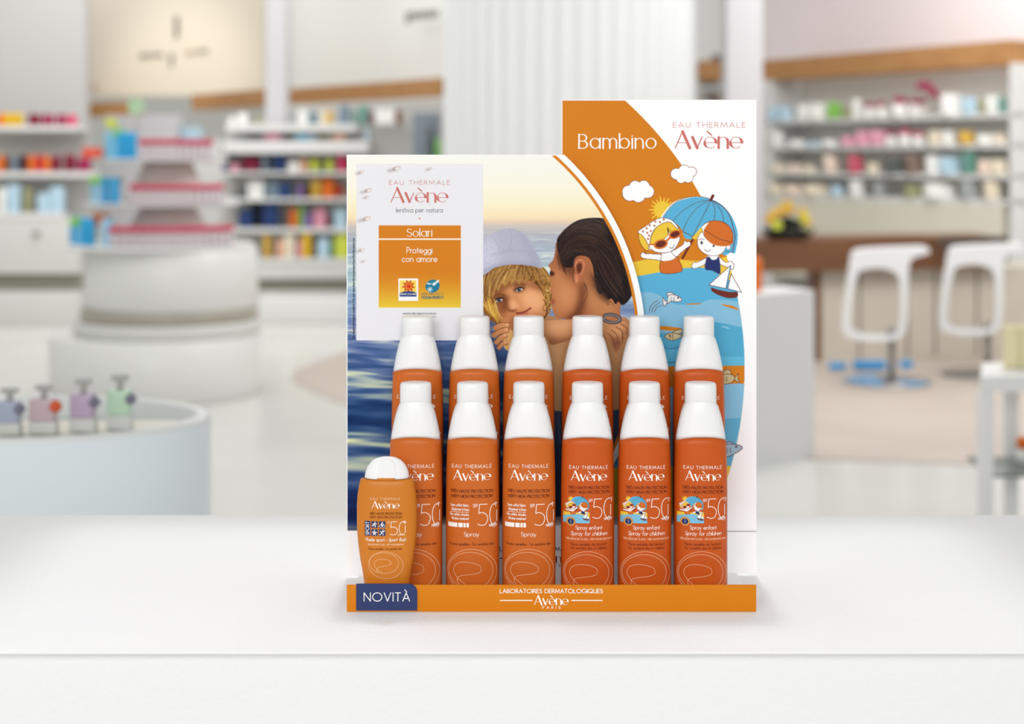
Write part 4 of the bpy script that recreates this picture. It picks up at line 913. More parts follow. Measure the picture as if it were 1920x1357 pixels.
# cream lit sign board above the left shelves
sgd = 19.3
sg = thing('sign_board', (X(330,sgd), CAMY+sgd, Z(181,sgd)), 'large cream sign board with a blurred cross of dark lettering, lit by a spotlight', 'sign')
b_ = MB(); b_.box(X(163,sgd), X(496,sgd), CAMY+sgd, CAMY+sgd+.12, Z(181,sgd), Z(-120,sgd), m_cream, .01); link('board', b_, sg)
m_mark = mat('dark_sign_letters', (96,90,80), .6, .2); m_mark2 = mat('reddish_sign_letters', (176,150,138), .6, .2)
rq = lambda mb, p0, p1, y0, y1, d, m, t=.02: mb.box(X(p0,d), X(p1,d), CAMY+d-t, CAMY+d, Z(y1,d), Z(y0,d), m)
mk = MB()
for i, (p, y) in enumerate(((264,105),(271,104),(278,104.5),(286,103.5),(294,103),(301,103))): rq(mk, p, p+4.4, y-(5 if i in (0,3) else 3), y+(5 if i == 0 else 3), sgd, m_mark)
for i, (p, y) in enumerate(((348,99),(355,98.5),(362,98),(370,97),(378,96.5),(386,96))): rq(mk, p, p+4.6, y-3.4, y+(5 if i == 1 else 3), sgd, m_mark2 if i < 3 else m_mark)
for i, y in enumerate((31,38,45,52,59,66)): rq(mk, 328, 335, y, y+5, sgd, m_mark)
for i, y in enumerate((101,108,115,121)): rq(mk, 319, 326-i, y, y+4.6, sgd, m_mark)
rq(mk, 174, 181, 158, 170, sgd, m_mark2); link('sign_lettering', mk, sg)
# wall lettering, unreadable
wln = thing('wall_lettering', (X(790,15.9), CAMY+15.9, Z(44,15.9)), 'row of blurred grey-green letters on the wall above the oak beam', 'lettering')
for i, p in enumerate((762,771,780,789,798,807,816)):
    d = dL(p)+.45; q = MB(); rq(q, p, p+6.4, 25-i*.8, 38-i*.8+(7 if i == 0 else 0), d, mat('grey_green_letters', (128,130,120), .6, .2), .12); link('letter', q, wln)
# oak beams
def beam(df, p0, p1, z0, z1, label, m=m_wood, thick=.22):
    mb = MB(); mb.slab(wall_pts(df, p0, p1, 0, thick), z0, z1, m); return tag(link('oak_beam', mb), label, 'beam', 'oak beams over the wall shelves')
zb_ = EYE+.80; zbR = EYE+.95
beam(lambda p: 18.9-(p-162)*.003, 162, 241, EYE+.51, EYE+.68, 'short shaded oak beam at the far left under the cream sign', thick=.3)
beam(lambda p: 18.7-(p-359)*.0115, 359, 494, EYE+.585, EYE+.76, 'oak beam over the shelves just left of the slim white column')
beam(dL, 524, 826, zb_-.155, zb_+.02, 'long oak beam over the shelves right of the slim white column')
beam(dR, 1420, 1894, zbR-.175, zbR+.02, 'long oak beam over the white product shelves on the right', thick=.3)
ob = MB(); ob.box(X(1312,16.8), X(1353,16.8), CAMY+16.8, CAMY+17.1, Z(150,16.8), Z(113,16.8), m_wood, .01); tag(link('oak_beam', ob), 'small oak beam end seen between two white columns above the tall panel', 'beam', 'oak beams over the wall shelves')
dkb = MB(); dkb.box(X(1337,16.85), X(1352,16.85), CAMY+16.85, CAMY+17.0, Z(113,16.8), Z(102,16.8), mat('dark_device', (92,88,84), .5, .3), .01); tag(link('small_device', dkb), 'small dark box sitting on the oak beam end between the columns', 'device')
su = MB(); su.box(X(1312,17), X(1353,17), CAMY+17, CAMY+17.35, Z(230,17), Z(152,17), m_shelfb, .01); su.box(X(1312,16.9), X(1353,16.9), CAMY+16.9, CAMY+17.0, Z(168,16.9), Z(162,16.9), m_board); tag(link('wall_cabinet', su), 'grey wall cabinet below the small oak beam end, half hidden', 'cabinet')
bx_ = MB(); bx_.box(X(1328,16.8), X(1352,16.8), CAMY+16.8, CAMY+16.99, Z(195,16.8), Z(177,16.8), mat('brown_carton', (128,110,98), .6, .2), .005); tag(link('carton', bx_), 'brown carton in the cabinet below the small oak beam end', 'carton')
# ------------------------------------------------------------------ products
ORD = ['first','second','third','fourth','fifth','sixth','seventh','eighth','ninth','tenth','eleventh','twelfth','thirteenth','fourteenth','fifteenth','sixteenth','seventeenth','eighteenth','nineteenth','twentieth']
PAL = dict(crimson=(196,84,104), mocha=(128,106,96), shell=(228,208,192), blush=(224,160,178), yellow=(214,172,24), orange=(226,110,24), magenta=(150,28,74), plum=(122,20,50), pink=(214,60,110), red=(190,28,40), black=(50,44,50), navy=(34,60,112), blue=(48,160,212), paleblue=(178,206,222), white=(234,234,230), grey=(160,164,162), green=(128,190,84), lime=(196,206,70), teal=(60,180,160), brown=(126,74,44), purple=(128,104,160), cream=(226,214,190), peach=(232,178,150), rose=(222,150,168), gold=(200,160,60), darkgrey=(84,90,88), darkteal=(96,144,132), coral=(226,90,66), slate=(110,130,144), skyblue=(126,196,226), olive=(150,150,110))
CN = dict(paleblue='pale blue', skyblue='sky blue', darkgrey='dark grey', darkteal='dark teal')
pm = lambda c: mat('package_'+c, PAL[c], .45, .3, noise=(6, tuple(min(255, v*1.06+4) for v in PAL[c])))
def product(px0, px1, py0, base_z, d, c, kind, label, group, cap=None, depth=None):
    """one package standing at base_z: carton, jar, bottle, tube or bag"""
    x0, x1 = X(px0, d), X(px1, d); zt = Z(py0, d); w_ = x1-x0; dp = depth or min(max(w_*.8, .05), .18); h = max(zt-base_z, .02)
    y0 = CAMY+d; mb = MB(); m = pm(c); cx = (x0+x1)/2; cy = y0+dp/2
    if kind == 'carton':
        mb.box(x0, x1, y0, y0+dp, base_z, base_z+h, m, .006)
    elif kind == 'bag':
        rows = []
        for t, s in ((0,.80),(.05,.92),(.35,1),(.7,.95),(.9,.86),(1,.82)):
            q = dp*(.5 if t < .9 else .12); rows.append([(cx+s*w_/2*math.copysign(abs(math.cos(a))**.6, math.cos(a)), cy+q*math.sin(a), base_z+h*t) for a in np.linspace(0, 2*math.pi, 25)[:-1]])
        mb.grid(rows, m, True, True, True, True)
    else:
        r = w_/2; hb = h*(.74 if cap else 1.0)
        if kind == 'jar': pr = [(r*.9, base_z), (r, base_z+h*.08), (r, base_z+hb*.86), (r*.9, base_z+hb)]
        elif kind == 'tube': pr = [(r*.62, base_z), (r*.7, base_z+h*.05), (r*.86, base_z+hb*.5), (r, base_z+hb)]
        else: pr = [(r*.92, base_z), (r, base_z+h*.04), (r, base_z+hb*.78), (r*.75, base_z+hb*.92), (r*.5, base_z+hb)]
        mb.lathe(cx, cy, pr, m, 18, 1, min(1, dp/w_) if w_ > dp else 1)
    o = tag(link({'carton':'carton','bag':'product_bag','jar':'product_jar','tube':'product_tube','bottle':'product_bottle'}[kind], mb), label, {'carton':'carton','bag':'bag','jar':'jar','tube':'tube','bottle':'bottle'}[kind], group)
    if cap and kind != 'carton':
        cm = MB(); cr = w_/2*(.86 if kind != 'jar' else 1.0); cm.lathe(cx, cy, [(cr, base_z+h*(.52 if cap == 'magenta' else .72)), (cr, base_z+h*.97), (cr*.9, base_z+h)], pm(cap), 18, 1, min(1, dp/w_) if w_ > dp else 1); tag(link('cap', cm, o), (CN.get(cap, cap)+' cap'))
    return o
def row(where, group, d, base_py, items, df=None, zoff=0):
    """items: (px0, px1, py_top, colour, kind[, cap]); labels count same-coloured items of the row from the left"""
    cnt = {}
    for it in items: k = (it[3], it[4]); cnt[k] = cnt.get(k, 0)+1
    seen = {}; last = -1e9; back = False
    for it in items:
        p0, p1, py, c, kind = it[:5]; cap = it[5] if len(it) > 5 else None; k = (c, kind); seen[k] = seen.get(k, 0)+1
        back = (not back) if p0 < last-.2 else False; last = max(last, p1)
        dd_ = (df((p0+p1)/2) if df else d)+(.2 if back else 0)
        bz = Z(base_py((p0+p1)/2) if callable(base_py) else base_py, dd_)
        kn = {'bag':'pouch'}.get(kind, kind); nm = CN.get(c, c)
        if cap: nm += ' '+kn+' with '+CN.get(cap, cap)+' cap'
        else: nm += ' '+kn
        lab = (f'only {nm} ' if cnt[k] == 1 else f'{ORD[seen[k]-1]} {nm} from the left ')+where
        product(p0, p1, py, bz+.001, dd_, c, kind, lab, group, cap)
# left wall shelves
dl = 14.0
lu = thing('wall_shelf_unit', (X(40,dl), CAMY+dl, 0), 'white wall shelf unit with drawers at the left edge of the shop', 'shelf')
lb = MB(); x0, x1 = X(-120,dl), X(150,dl)
lb.box(x0, x1, CAMY+dl+.32, CAMY+dl+.36, Z(520,dl), Z(246,dl), m_shelfb); link('back_panel', lb, lu)
for by, t in ((236,.045), (322,.05), (399,.05)):
    q = MB(); q.box(x0, X(146 if by < 300 else 170 if by < 350 else 118, dl), CAMY+dl-.02, CAMY+dl+.32, Z(by,dl)-t, Z(by,dl), m_board, .006); link('shelf_board', q, lu)
q = MB(); q.box(x0, x1, CAMY+dl-.01, CAMY+dl+.36, Z(513,dl), Z(408,dl), m_lacq2, .008); dr = link('drawer', q, lu)
q = MB(); q.lathe(X(70,dl), CAMY+dl-.03, [(.03, Z(441,dl)), (.035, Z(437,dl)), (.02, Z(433,dl))], mat('grey_knob', (150,146,140), .4, .4), 14); link('knob', q, dr)
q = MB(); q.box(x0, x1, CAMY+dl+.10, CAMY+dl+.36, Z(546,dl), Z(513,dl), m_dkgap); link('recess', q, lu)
q = MB(); q.box(x0, x1, CAMY+dl-.02, CAMY+dl+.36, 0, Z(546,dl), m_lacq2, .008); link('plinth', q, lu)
row('on the top shelf at the left edge', 'jars on the top left shelf', dl, 236, [(-8,5,213,'orange','jar'),(4,22,212,'yellow','jar'),(22,41,212,'yellow','jar'),(50,74,213,'plum','jar'),(77,99,214,'magenta','jar'),(104,123,214,'magenta','jar'),(126,142,215,'pink','jar')])
row('on the second shelf at the left edge', 'jars and boxes on the second left shelf', dl, 322, [(-8,6,292,'orange','jar'),(6,17,292,'brown','carton'),(18,31,291,'slate','jar'),(33,44,291,'black','jar'),(41,50,292,'plum','carton'),(51,64,292,'orange','jar'),(65,79,291,'red','jar'),(80,93,293,'orange','jar'),(94,113,292,'plum','jar'),(118,140,290,'plum','jar'),(142,168,296,'magenta','jar')])
row('on the third shelf at the left edge', 'pale packs on the third left shelf', dl, 399, [(-4,10,352,'white','carton'),(12,36,346,'paleblue','carton'),(44,58,352,'olive','carton'),(70,92,362,'paleblue','carton'),(93,118,350,'paleblue','carton')])
rb = MB(); rb.box(X(154,dl-1), X(190,dl-1), CAMY+dl-1, CAMY+dl-.85, Z(293,dl-1), Z(276,dl-1), pm('coral'), .01)
tc = thing('tall_cabinet', (X(290,16.9), CAMY+16.9, 0), 'tall plain white cabinet standing behind the round island', 'cabinet')
q = MB(); q.box(X(196,16.9), X(333,16.9), CAMY+16.9, CAMY+17.3, 0, Z(216,16.9), m_col, .01); link('body', q, tc)
q = MB(); q.box(X(333,16.9)+.002, X(413,16.9), CAMY+16.95, CAMY+17.3, 0, Z(262,16.9), m_board, .01); link('side_body', q, tc)
for i_, (p0, p1, y0_, c_, l_) in enumerate(((286,330,232,'paleblue','pale blue carton on the low side of the tall white cabinet behind the island'),)):
    q = MB(); q.box(X(338,16.95), X(376,16.95), CAMY+16.97, CAMY+17.1, Z(262,16.9)+.001, Z(238,16.9), pm(c_), .005); tag(link('carton', q), l_, 'carton')
# round display island with three tiers
di = 9.5; ix, iy = X(306, di+.5), CAMY+di+.5; k_ = di/F
isl = thing('round_display_island', (ix, iy, 0), 'tall round white island with three product tiers on a drum base at left', 'display stand')
def dsk(name, r, z0, z1, m, cx=ix, lab=None, bev=.01, sx=1.0):
    q = MB(); q.lathe(cx, iy, [(r-bev, z0), (r, z0+bev), (r, z1-bev), (r-bev, z1)], m, 64, sx); o = link(name, q, isl); 
    if lab: o['label'] = lab
    return o
zz = lambda py: Z(py, di)
dsk('plinth', .645, 0, zz(640), m_lacq, X(292,di+.5)); dsk('lower_collar', .575, zz(640), zz(612), m_lacq2, X(316,di+.5)); dsk('mirror_band', .545, zz(612), zz(588), mat('taupe_mirror_band', (166,160,146), .25, .5), X(318,di+.5), 'taupe reflective recessed band'); 
dsk('drum', .535, zz(588), zz(472), m_lacq, X(322,di+.5)); dsk('tier_disc', .575, zz(472), zz(464), m_board, X(302,di+.5)); 
dsk('tier_disc', .47, zz(390), zz(384), m_board); dsk('tier_disc', .40, zz(304), zz(298), m_board)
m_core = mat('taupe_pink_panel', (228,212,208), .6, .3)
for za, zb2, ra, rb2 in ((464,390,.30,.17), (384,304,.27,.15)):
    q = MB(); q.lathe(ix+.03, iy, [(ra, zz(za)), (rb2, zz(zb2))], m_core, 8); o = link('core_panel', q, isl); o['label'] = 'taupe tapered core between two tiers'
q = MB(); q.lathe(ix, iy, [(.10, zz(298)), (.08, zz(270)), (.02, zz(262))], m_board, 24); link('core_top', q, isl)
def ring_items(tier, R, z, n0, cyan):
    """pink capped bottles round the front right, cyan cartons at the left"""
    a0, a1, n, h = n0
    for i in range(n):
        a = math.radians(a0+(a1-a0)*i/(n-1)); x = ix+R*math.sin(a); y = iy-R*math.cos(a)
        mb = MB(); r = .0235; mb.lathe(x, y, [(r*.9, z+.001), (r, z+.008), (r, z+h*.62), (r*.8, z+h*.72)], mat('translucent_lotion', (212,202,205), .3, .4), 14); o = tag(link('lotion_bottle', mb), f'{ORD[i]} pink capped white bottle from the left on the {tier} tier of the round island', 'bottle', 'pink capped bottles on the round island')
        cm = MB(); cm.lathe(x, y, [(r*1.1, z+h*.72), (r*1.15, z+h*.96), (r, z+h)], pm('pink' if False else 'rosecap'), 14); tag(link('cap', cm, o), 'pink cap')
    m_ = len(cyan)
    for i, (px0, px1, py0, c) in enumerate(cyan):
        xm = X((px0+px1)/2, di+.3); w_ = (px1-px0)*k_; dx = max(-.97, min(.97, (xm-(ix if tier != 'lowest' else X(302,di+.5)))/R)); y = iy-R*math.sqrt(1-dx*dx)+.02
        mb = MB(); d = y-CAMY; mb.box(xm-w_/2, xm+w_/2, y, y+.05, z+.001, z+(zz(0)-zz(1))*0+h*1.35, pm(c), .004)
        tag(link('carton', mb), f'{ORD[i]} {CN.get(c,c)} carton from the left on the {tier} tier of the round island', 'carton', 'blue cartons on the round island')
PAL['rosecap'] = (206,74,100)
ring_items('lowest', .52, zz(464), (-22, 62, 15, .125), [(122,143,425,'blue'),(145,158,425,'skyblue'),(160,173,425,'blue'),(175,189,425,'blue'),(207,216,430,'paleblue'),(217,228,430,'skyblue')])
ring_items('middle', .42, zz(384), (-12, 66, 12, .120), [(165,180,345,'skyblue'),(181,195,345,'paleblue'),(196,208,345,'blue'),(217,232,345,'blue')])
ring_items('top', .35, zz(298), (-8, 64, 10, .120), [(193,208,258,'skyblue'),(209,224,258,'skyblue'),(225,246,258,'blue'),(247,262,262,'blue')])
PAL['cyanbox'] = (60,170,214)
def loose(name, cat, px0, px1, py0, py1, d, c, label, shape='box', dep=.06):
    mb = MB(); x0, x1, z0, z1 = X(px0,d), X(px1,d), Z(py1,d), Z(py0,d); y0 = CAMY+d
    if shape == 'box': mb.box(x0, x1, y0, y0+dep, z0, z1, pm(c), .006)
    else: mb.lathe((x0+x1)/2, y0+dep/2, [((x1-x0)*.35, z0), ((x1-x0)*.5, z0+(z1-z0)*.35), ((x1-x0)*.48, z0+(z1-z0)*.75), ((x1-x0)*.3, z1)], pm(c), 18)
    return tag(link(name, mb), label, cat)
loose('round_topper', 'decoration', 241,271,184,214,9.62,'palegreen' if False else 'mint','round pale green topper on a stick above the round island','x',.02) if False else None
PAL['mint'] = (172,202,166)
tp = thing('round_topper', (X(256,9.9), CAMY+9.9, Z(262,9.9)), 'round pale green topper disc standing on top of the island', 'sign')
q = MB(); n = 28; q.prism([(X(256,9.9)+.052*math.cos(2*math.pi*k/n), Z(199,9.9)+.052*math.sin(2*math.pi*k/n)) for k in range(n)], CAMY+9.88, CAMY+9.9, pm('mint')); link('disc', q, tp)
q = MB(); q.lathe(X(256,9.9), CAMY+9.905, [(.004, Z(268,9.9)), (.004, Z(210,9.9))], m_chrome, 8); link('stick', q, tp)
# green toppers on the cartons of the island and small packs lying there
for px0, px1, py0, py1, c, lab in ((196,216,223,238,'lime','small yellow pack propped above the top tier of the round island'), (212,232,241,257,'green','small green pack above the blue cartons on the top tier of the round island'),
        (166,200,331,344,'green','low green pack lying on the blue cartons of the middle tier'), (200,226,333,344,'olive','low olive pack beside the green pack on the middle tier'),
        (130,152,408,424,'green','green tag on the blue cartons of the lowest tier'), (171,202,401,424,'orange','orange pack behind the blue cartons of the lowest tier'), (154,189,277,296,'coral','red-orange flat pack left of the top tier blue cartons')):
    loose('small_pack', 'pack', px0, px1, py0, py1, 9.75, c, lab)
# ------------------------------------------------------------------ shelves in the middle (behind the photo panel's left edge)
dm = 15.2
mu = thing('wall_shelf_unit', (X(560,dm), CAMY+dm, 0), 'white wall shelf unit crowded with colourful packs left of the photo panel', 'shelf')
def part(name, mb, par): return link(name, mb, par)
for p0, p1, pt_ in ((412,545,238), (545,840,192)):
    q = MB(); q.box(X(p0,dm), X(p1,dm)-.002, CAMY+dm+.40, CAMY+dm+.44, Z(612,dm), Z(pt_,dm), m_shelfb); link('back_panel', q, mu)
for p0, p1, by, t in ((424,668,233,.075), (420,690,264,.12), (415,690,322,.03), (415,690,372,.03), (415,690,428,.04), (480,690,484,.05)):
    q = MB(); q.box(X(p0,dm), X(p1,dm), CAMY+dm-.02, CAMY+dm+.40, Z(by,dm)-t, Z(by,dm), m_board, .006); link('shelf_board', q, mu)
q = MB(); q.box(X(470,dm), X(700,dm), CAMY+dm, CAMY+dm+.42, Z(523,dm), Z(488,dm), m_lacq, .008); link('drawer', q, mu)
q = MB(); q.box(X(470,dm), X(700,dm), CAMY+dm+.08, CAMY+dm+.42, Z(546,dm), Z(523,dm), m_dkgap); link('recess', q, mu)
q = MB(); q.box(X(470,dm), X(700,dm), CAMY+dm-.02, CAMY+dm+.42, 0, Z(546,dm), m_lacq2, .008); link('plinth', q, mu)
G = 'packs on the middle shelves'
row('on the top middle shelf', G, dm+.1, 233, [(428,440,219,'white','carton'),(446,462,212,'white','carton'),(481,492,220,'olive','carton'),(545,556,205,'grey','carton'),(560,575,208,'white','carton'),(578,594,209,'slate','jar'),(602,612,208,'cream','carton'),(612,623,206,'gold','carton'),(636,655,197,'slate','carton'),(660,668,206,'darkteal','bottle'),(672,690,197,'darkteal','carton'),(692,700,207,'plum','bottle'),(704,740,204,'white','carton'),(741,752,206,'brown','jar')])
row('on the second middle shelf', G, dm+.1, 264, [(444,458,248,'grey','carton'),(494,526,246,'rose','carton'),(553,577,251,'skyblue','carton'),(578,592,252,'paleblue','carton'),(600,616,251,'olive','jar'),(622,648,250,'peach','carton'),(684,690,240,'paleblue','carton')])
row('on the third middle shelf', G, dm+.1, 322, [(418,428,308,'navy','carton'),(424,441,282,'darkgrey','jar'),(432,446,306,'rose','carton'),(449,489,292,'plum','bag'),(490,500,288,'slate','carton'),(510,534,281,'navy','jar'),(540,560,302,'white','carton'),(562,576,296,'peach','bottle'),(580,598,298,'lime','jar'),(609,625,298,'lime','jar'),(632,647,288,'pink','bottle'),(640,662,300,'red','bag')])
row('on the fourth middle shelf', G, dm+.1, 372, [(443,463,356,'darkgrey','jar'),(464,494,340,'white','carton'),(498,522,342,'slate','carton'),(522,544,342,'navy','carton'),(556,569,344,'purple','bottle'),(568,586,352,'brown','jar'),(583,600,336,'gold','carton'),(602,626,334,'orange','bag'),(624,642,344,'coral','bag')])
row('on the fifth middle shelf', G, dm+.1, 428, [(445,474,392,'navy','bag'),(470,492,376,'black','carton'),(492,520,376,'navy','carton'),(542,557,392,'orange','jar'),(559,568,384,'green','bottle'),(569,584,400,'purple','carton'),(586,612,390,'rose','bag'),(606,624,408,'plum','jar'),(626,650,392,'paleblue','carton')])
row('on the lowest middle shelf', G, dm, 484, [(492,508,438,'gold','bottle'),(518,532,448,'peach','bottle'),(533,552,440,'cream','carton'),(556,566,450,'rose','bottle'),(566,582,434,'yellow','carton'),(572,590,452,'peach','bag'),(594,618,446,'paleblue','bag'),(612,628,452,'teal','carton'),(624,662,434,'lime','bag')])
dgt = MB(); dgt.box(X(774,14.6), X(824,14.6), CAMY+14.6, CAMY+14.9, 0, Z(212,14.6), mat('grey_blue_panel', (120,130,140), .4, .4), .01); dgt.box(X(790,14.2), X(828,14.2), CAMY+14.2, CAMY+14.6, Z(304,14.2), Z(300,14.2), m_board); tag(link('poster_stand', dgt), 'upright grey-blue panel beside the fluted column', 'panel')
row('in front of the grey-blue panel', 'packs by the grey panel', 14.3, 300, [(800,812,236,'darkgrey','bottle'),(806,818,262,'navy','bottle'),(816,826,258,'green','bottle')])
# gondola with peg below the packs
gd = 14.2
gn = thing('low_cabinet', (X(590,gd), CAMY+gd, 0), 'low white cabinet behind the round island, mostly hidden by the photo panel', 'cabinet')
q = MB(); q.box(X(484,gd), X(700,gd), CAMY+gd, CAMY+gd+.5, 0, Z(560,gd), m_lacq, .01); link('body', q, gn)
# ------------------------------------------------------------------ right wall unit
ru = thing('wall_shelf_unit', (X(1660,dR(1660)), CAMY+dR(1660), 0), 'white wall shelves of skincare under the long right-hand oak beam', 'shelf')
q = MB(); q.slab(wall_pts(dR, 1436, 1903, .38, .05), 0, zbR-.17, mat('white_shelf_back', (238,236,230), .8, .2)); link('back_panel', q, ru)
for z, t in ((EYE+.381, .035), (EYE+.132, .035), (EYE-.118, .035), (EYE-.325, .035)):
    q = MB(); q.slab(wall_pts(dR, 1436, 1903, .0, .38), z-t, z, m_board); link('shelf_board', q, ru)
for p in (1436, 1893):
    q = MB(); a = wall_pts(dR, p, p+10, .0, .38); q.slab(a, 0, zbR-.17, m_board); link('side_panel', q, ru)
q = MB(); q.slab(wall_pts(dR, 1446, 1880, .0, .36), .35, EYE-.362, m_beige); link('lower_panel', q, ru)
dRs = lambda px: dR(px)+.02
def zrow(where, group, z, items):
    row(where, group, None, lambda p: HY-(z-EYE)*F/dRs(p), items, df=dRs)
GR = 'skincare packs on the right shelves'
zrow('on the top right-hand shelf', GR, EYE+.381, [(1442,1462,201,'paleblue','carton'),(1463,1486,200,'paleblue','carton'),(1498,1520,196,'white','carton'),(1521,1550,195,'white','carton'),(1553,1580,192,'green','jar'),(1581,1596,202,'olive','carton'),(1600,1614,186,'white','carton'),(1621,1642,192,'white','bottle','magenta'),(1645,1664,190,'white','bottle','magenta'),(1676,1706,182,'white','bottle','magenta'),(1708,1724,184,'white','bottle','magenta'),(1718,1742,184,'white','bottle','magenta'),(1768,1802,176,'white','carton'),(1808,1832,182,'paleblue','carton'),(1836,1850,186,'olive','bottle'),(1852,1872,180,'white','carton'),(1874,1890,180,'darkteal','bottle')])
zrow('on the second right-hand shelf', GR, EYE+.132, [(1450,1470,246,'white','carton'),(1482,1510,262,'white','carton'),(1514,1540,266,'paleblue','carton'),(1544,1570,262,'white','carton'),(1580,1606,256,'blush','carton'),(1608,1634,246,'blush','carton'),(1636,1660,244,'blush','carton'),(1662,1685,246,'white','bottle','magenta'),(1688,1712,244,'white','bottle','pink'),(1714,1736,248,'white','bottle','pink'),(1744,1766,246,'cream','carton'),(1770,1790,246,'white','carton'),(1800,1832,246,'gold','bag'),(1836,1862,252,'white','carton'),(1866,1886,252,'cream','carton')])
zrow('on the third right-hand shelf', GR, EYE-.118, [(1450,1476,308,'cream','carton'),(1480,1504,308,'shell','carton'),(1508,1530,310,'cream','carton'),(1546,1574,290,'shell','bag'),(1592,1622,290,'crimson','bag'),(1628,1648,306,'cream','carton'),(1666,1700,298,'darkgrey','carton'),(1702,1732,290,'mocha','carton'),(1740,1766,292,'white','carton'),(1768,1800,294,'paleblue','carton'),(1808,1832,286,'darkteal','carton'),(1838,1862,300,'shell','carton'),(1864,1888,300,'cream','carton')])
zrow('on the bottom right-hand shelf', GR, EYE-.325, [(1444,1474,346,'cream','carton'),(1476,1510,346,'shell','carton'),(1512,1554,346,'cream','carton'),(1560,1582,348,'paleblue','carton'),(1596,1620,338,'white','carton'),(1640,1660,342,'grey','carton'),(1700,1730,348,'olive','carton'),(1740,1792,344,'white','carton'),(1806,1836,338,'grey','carton'),(1850,1876,340,'cream','carton')])
# pink orchid in front of the shelves
orc = thing('orchid_plant', (X(1737,13.4), CAMY+13.4, EYE+.382), 'magenta orchid spray standing on the right-hand shelf under the oak beam', 'flower')
od_ = dR(1745)+.02
q = MB(); q.tube([(X(1748,od_),CAMY+od_,EYE+.382), (X(1752,od_),CAMY+od_-.03,Z(200,od_)), (X(1740,od_),CAMY+od_-.05,Z(172,od_)), (X(1722,od_),CAMY+od_-.05,Z(160,od_))], .006, mat('stem_green', (92,110,70), .6, .2), 6); link('stem', q, orc)
for px, py in ((1722,162),(1732,160),(1740,166),(1746,174),(1758,182)):
    q = MB()
    for a in range(5): q.ball((X(px,od_)+.02*math.cos(a*1.257), CAMY+od_-.06, Z(py,od_)+.02*math.sin(a*1.257)), .021, pm('magenta'), .9, 1)
    link('blossom', q, orc)
# ------------------------------------------------------------------ walnut counter with stools
dc0, dc1 = 11.2, 11.75
bar = thing('walnut_counter', (X(1640,11.4), CAMY+11.4, 0), 'long walnut topped service counter with pale panels behind the bar stools', 'counter')
fpts = lambda p0, d0, p1, d1, th: [(X(p0,d0), CAMY+d0), (X(p1,d1), CAMY+d1), (X(p1,d1), CAMY+d1+th), (X(p0,d0), CAMY+d0+th)]
zt_ = Z(452, dc0)
q = MB(); q.slab(fpts(1330,dc0,1880,dc1,.75), zt_-.225, zt_, m_walnut); link('worktop', q, bar)
q = MB(); q.slab(fpts(1760,11.5,1890,11.7,.02), zt_-.06, zt_+.012, mat('dark_tray_edge', (84,74,66), .5, .3)); tag(link('edge_strip', q, bar), 'dark strip at the right end of the top')
m_bei2 = mat('pale_beige_panel', (202,194,180), .5, .3)
for p0, p1 in ((1540,1610),(1614,1700),(1704,1752),(1756,1830),(1834,1990)):
    da = dc0+.12+(p0-1330)/550*.55; db = dc0+.12+(p1-1330)/550*.55; q = MB(); q.slab(fpts(p0,da,p1,db,.5), .0, zt_-.225, m_bei2); link('front_panel', q, bar)
q = MB(); q.slab(fpts(1526,dc0+.3,1540,dc0+.31,.3), 0, zt_-.225, m_walnut); link('side_support', q, bar)
fp0 = thing('flower_bowl', (X(1482,11.4), CAMY+11.5, zt_), 'dark bowl of yellow flowers standing on the left end of the walnut counter', 'flowers')
m_dkb = mat('black_bowl', (30,30,26), .4, .4); q = MB(); fx_, fy_ = X(1482,11.4), CAMY+11.5
q.lathe(fx_, fy_, [(.12,zt_+.001),(.17,zt_+.03),(.20,zt_+.07),(.185,zt_+.075)], m_dkb, 28); link('bowl', q, fp0)
q = MB()
for i in range(26):
    a = random.uniform(0, 6.28); r_ = random.uniform(0, .13); q.ball((fx_+r_*math.cos(a), fy_+r_*math.sin(a)*.7, zt_+.08+random.uniform(0, .07)*(1-r_*4)), random.uniform(.03,.045), mat('dark_leaves', (40,44,28), .6, .2), .8, 1)
link('foliage', q, fp0)
for px, py, c in ((1450,405,'gold'),(1462,398,'gold'),(1446,412,'gold'),(1478,385,'gold'),(1484,392,'gold'),(1476,396,'gold'),(1510,408,'lime'),(1516,416,'gold'),(1508,400,'gold'),(1460,424,'lime'),(1518,428,'olive')):
    q = MB(); 
    for a in range(5): q.ball((X(px,11.3)+.02*math.cos(a*1.257), CAMY+11.36, Z(py,11.3)+.02*math.sin(a*1.257)), .022, pm(c), 1, 1)
    link('blossom', q, fp0)
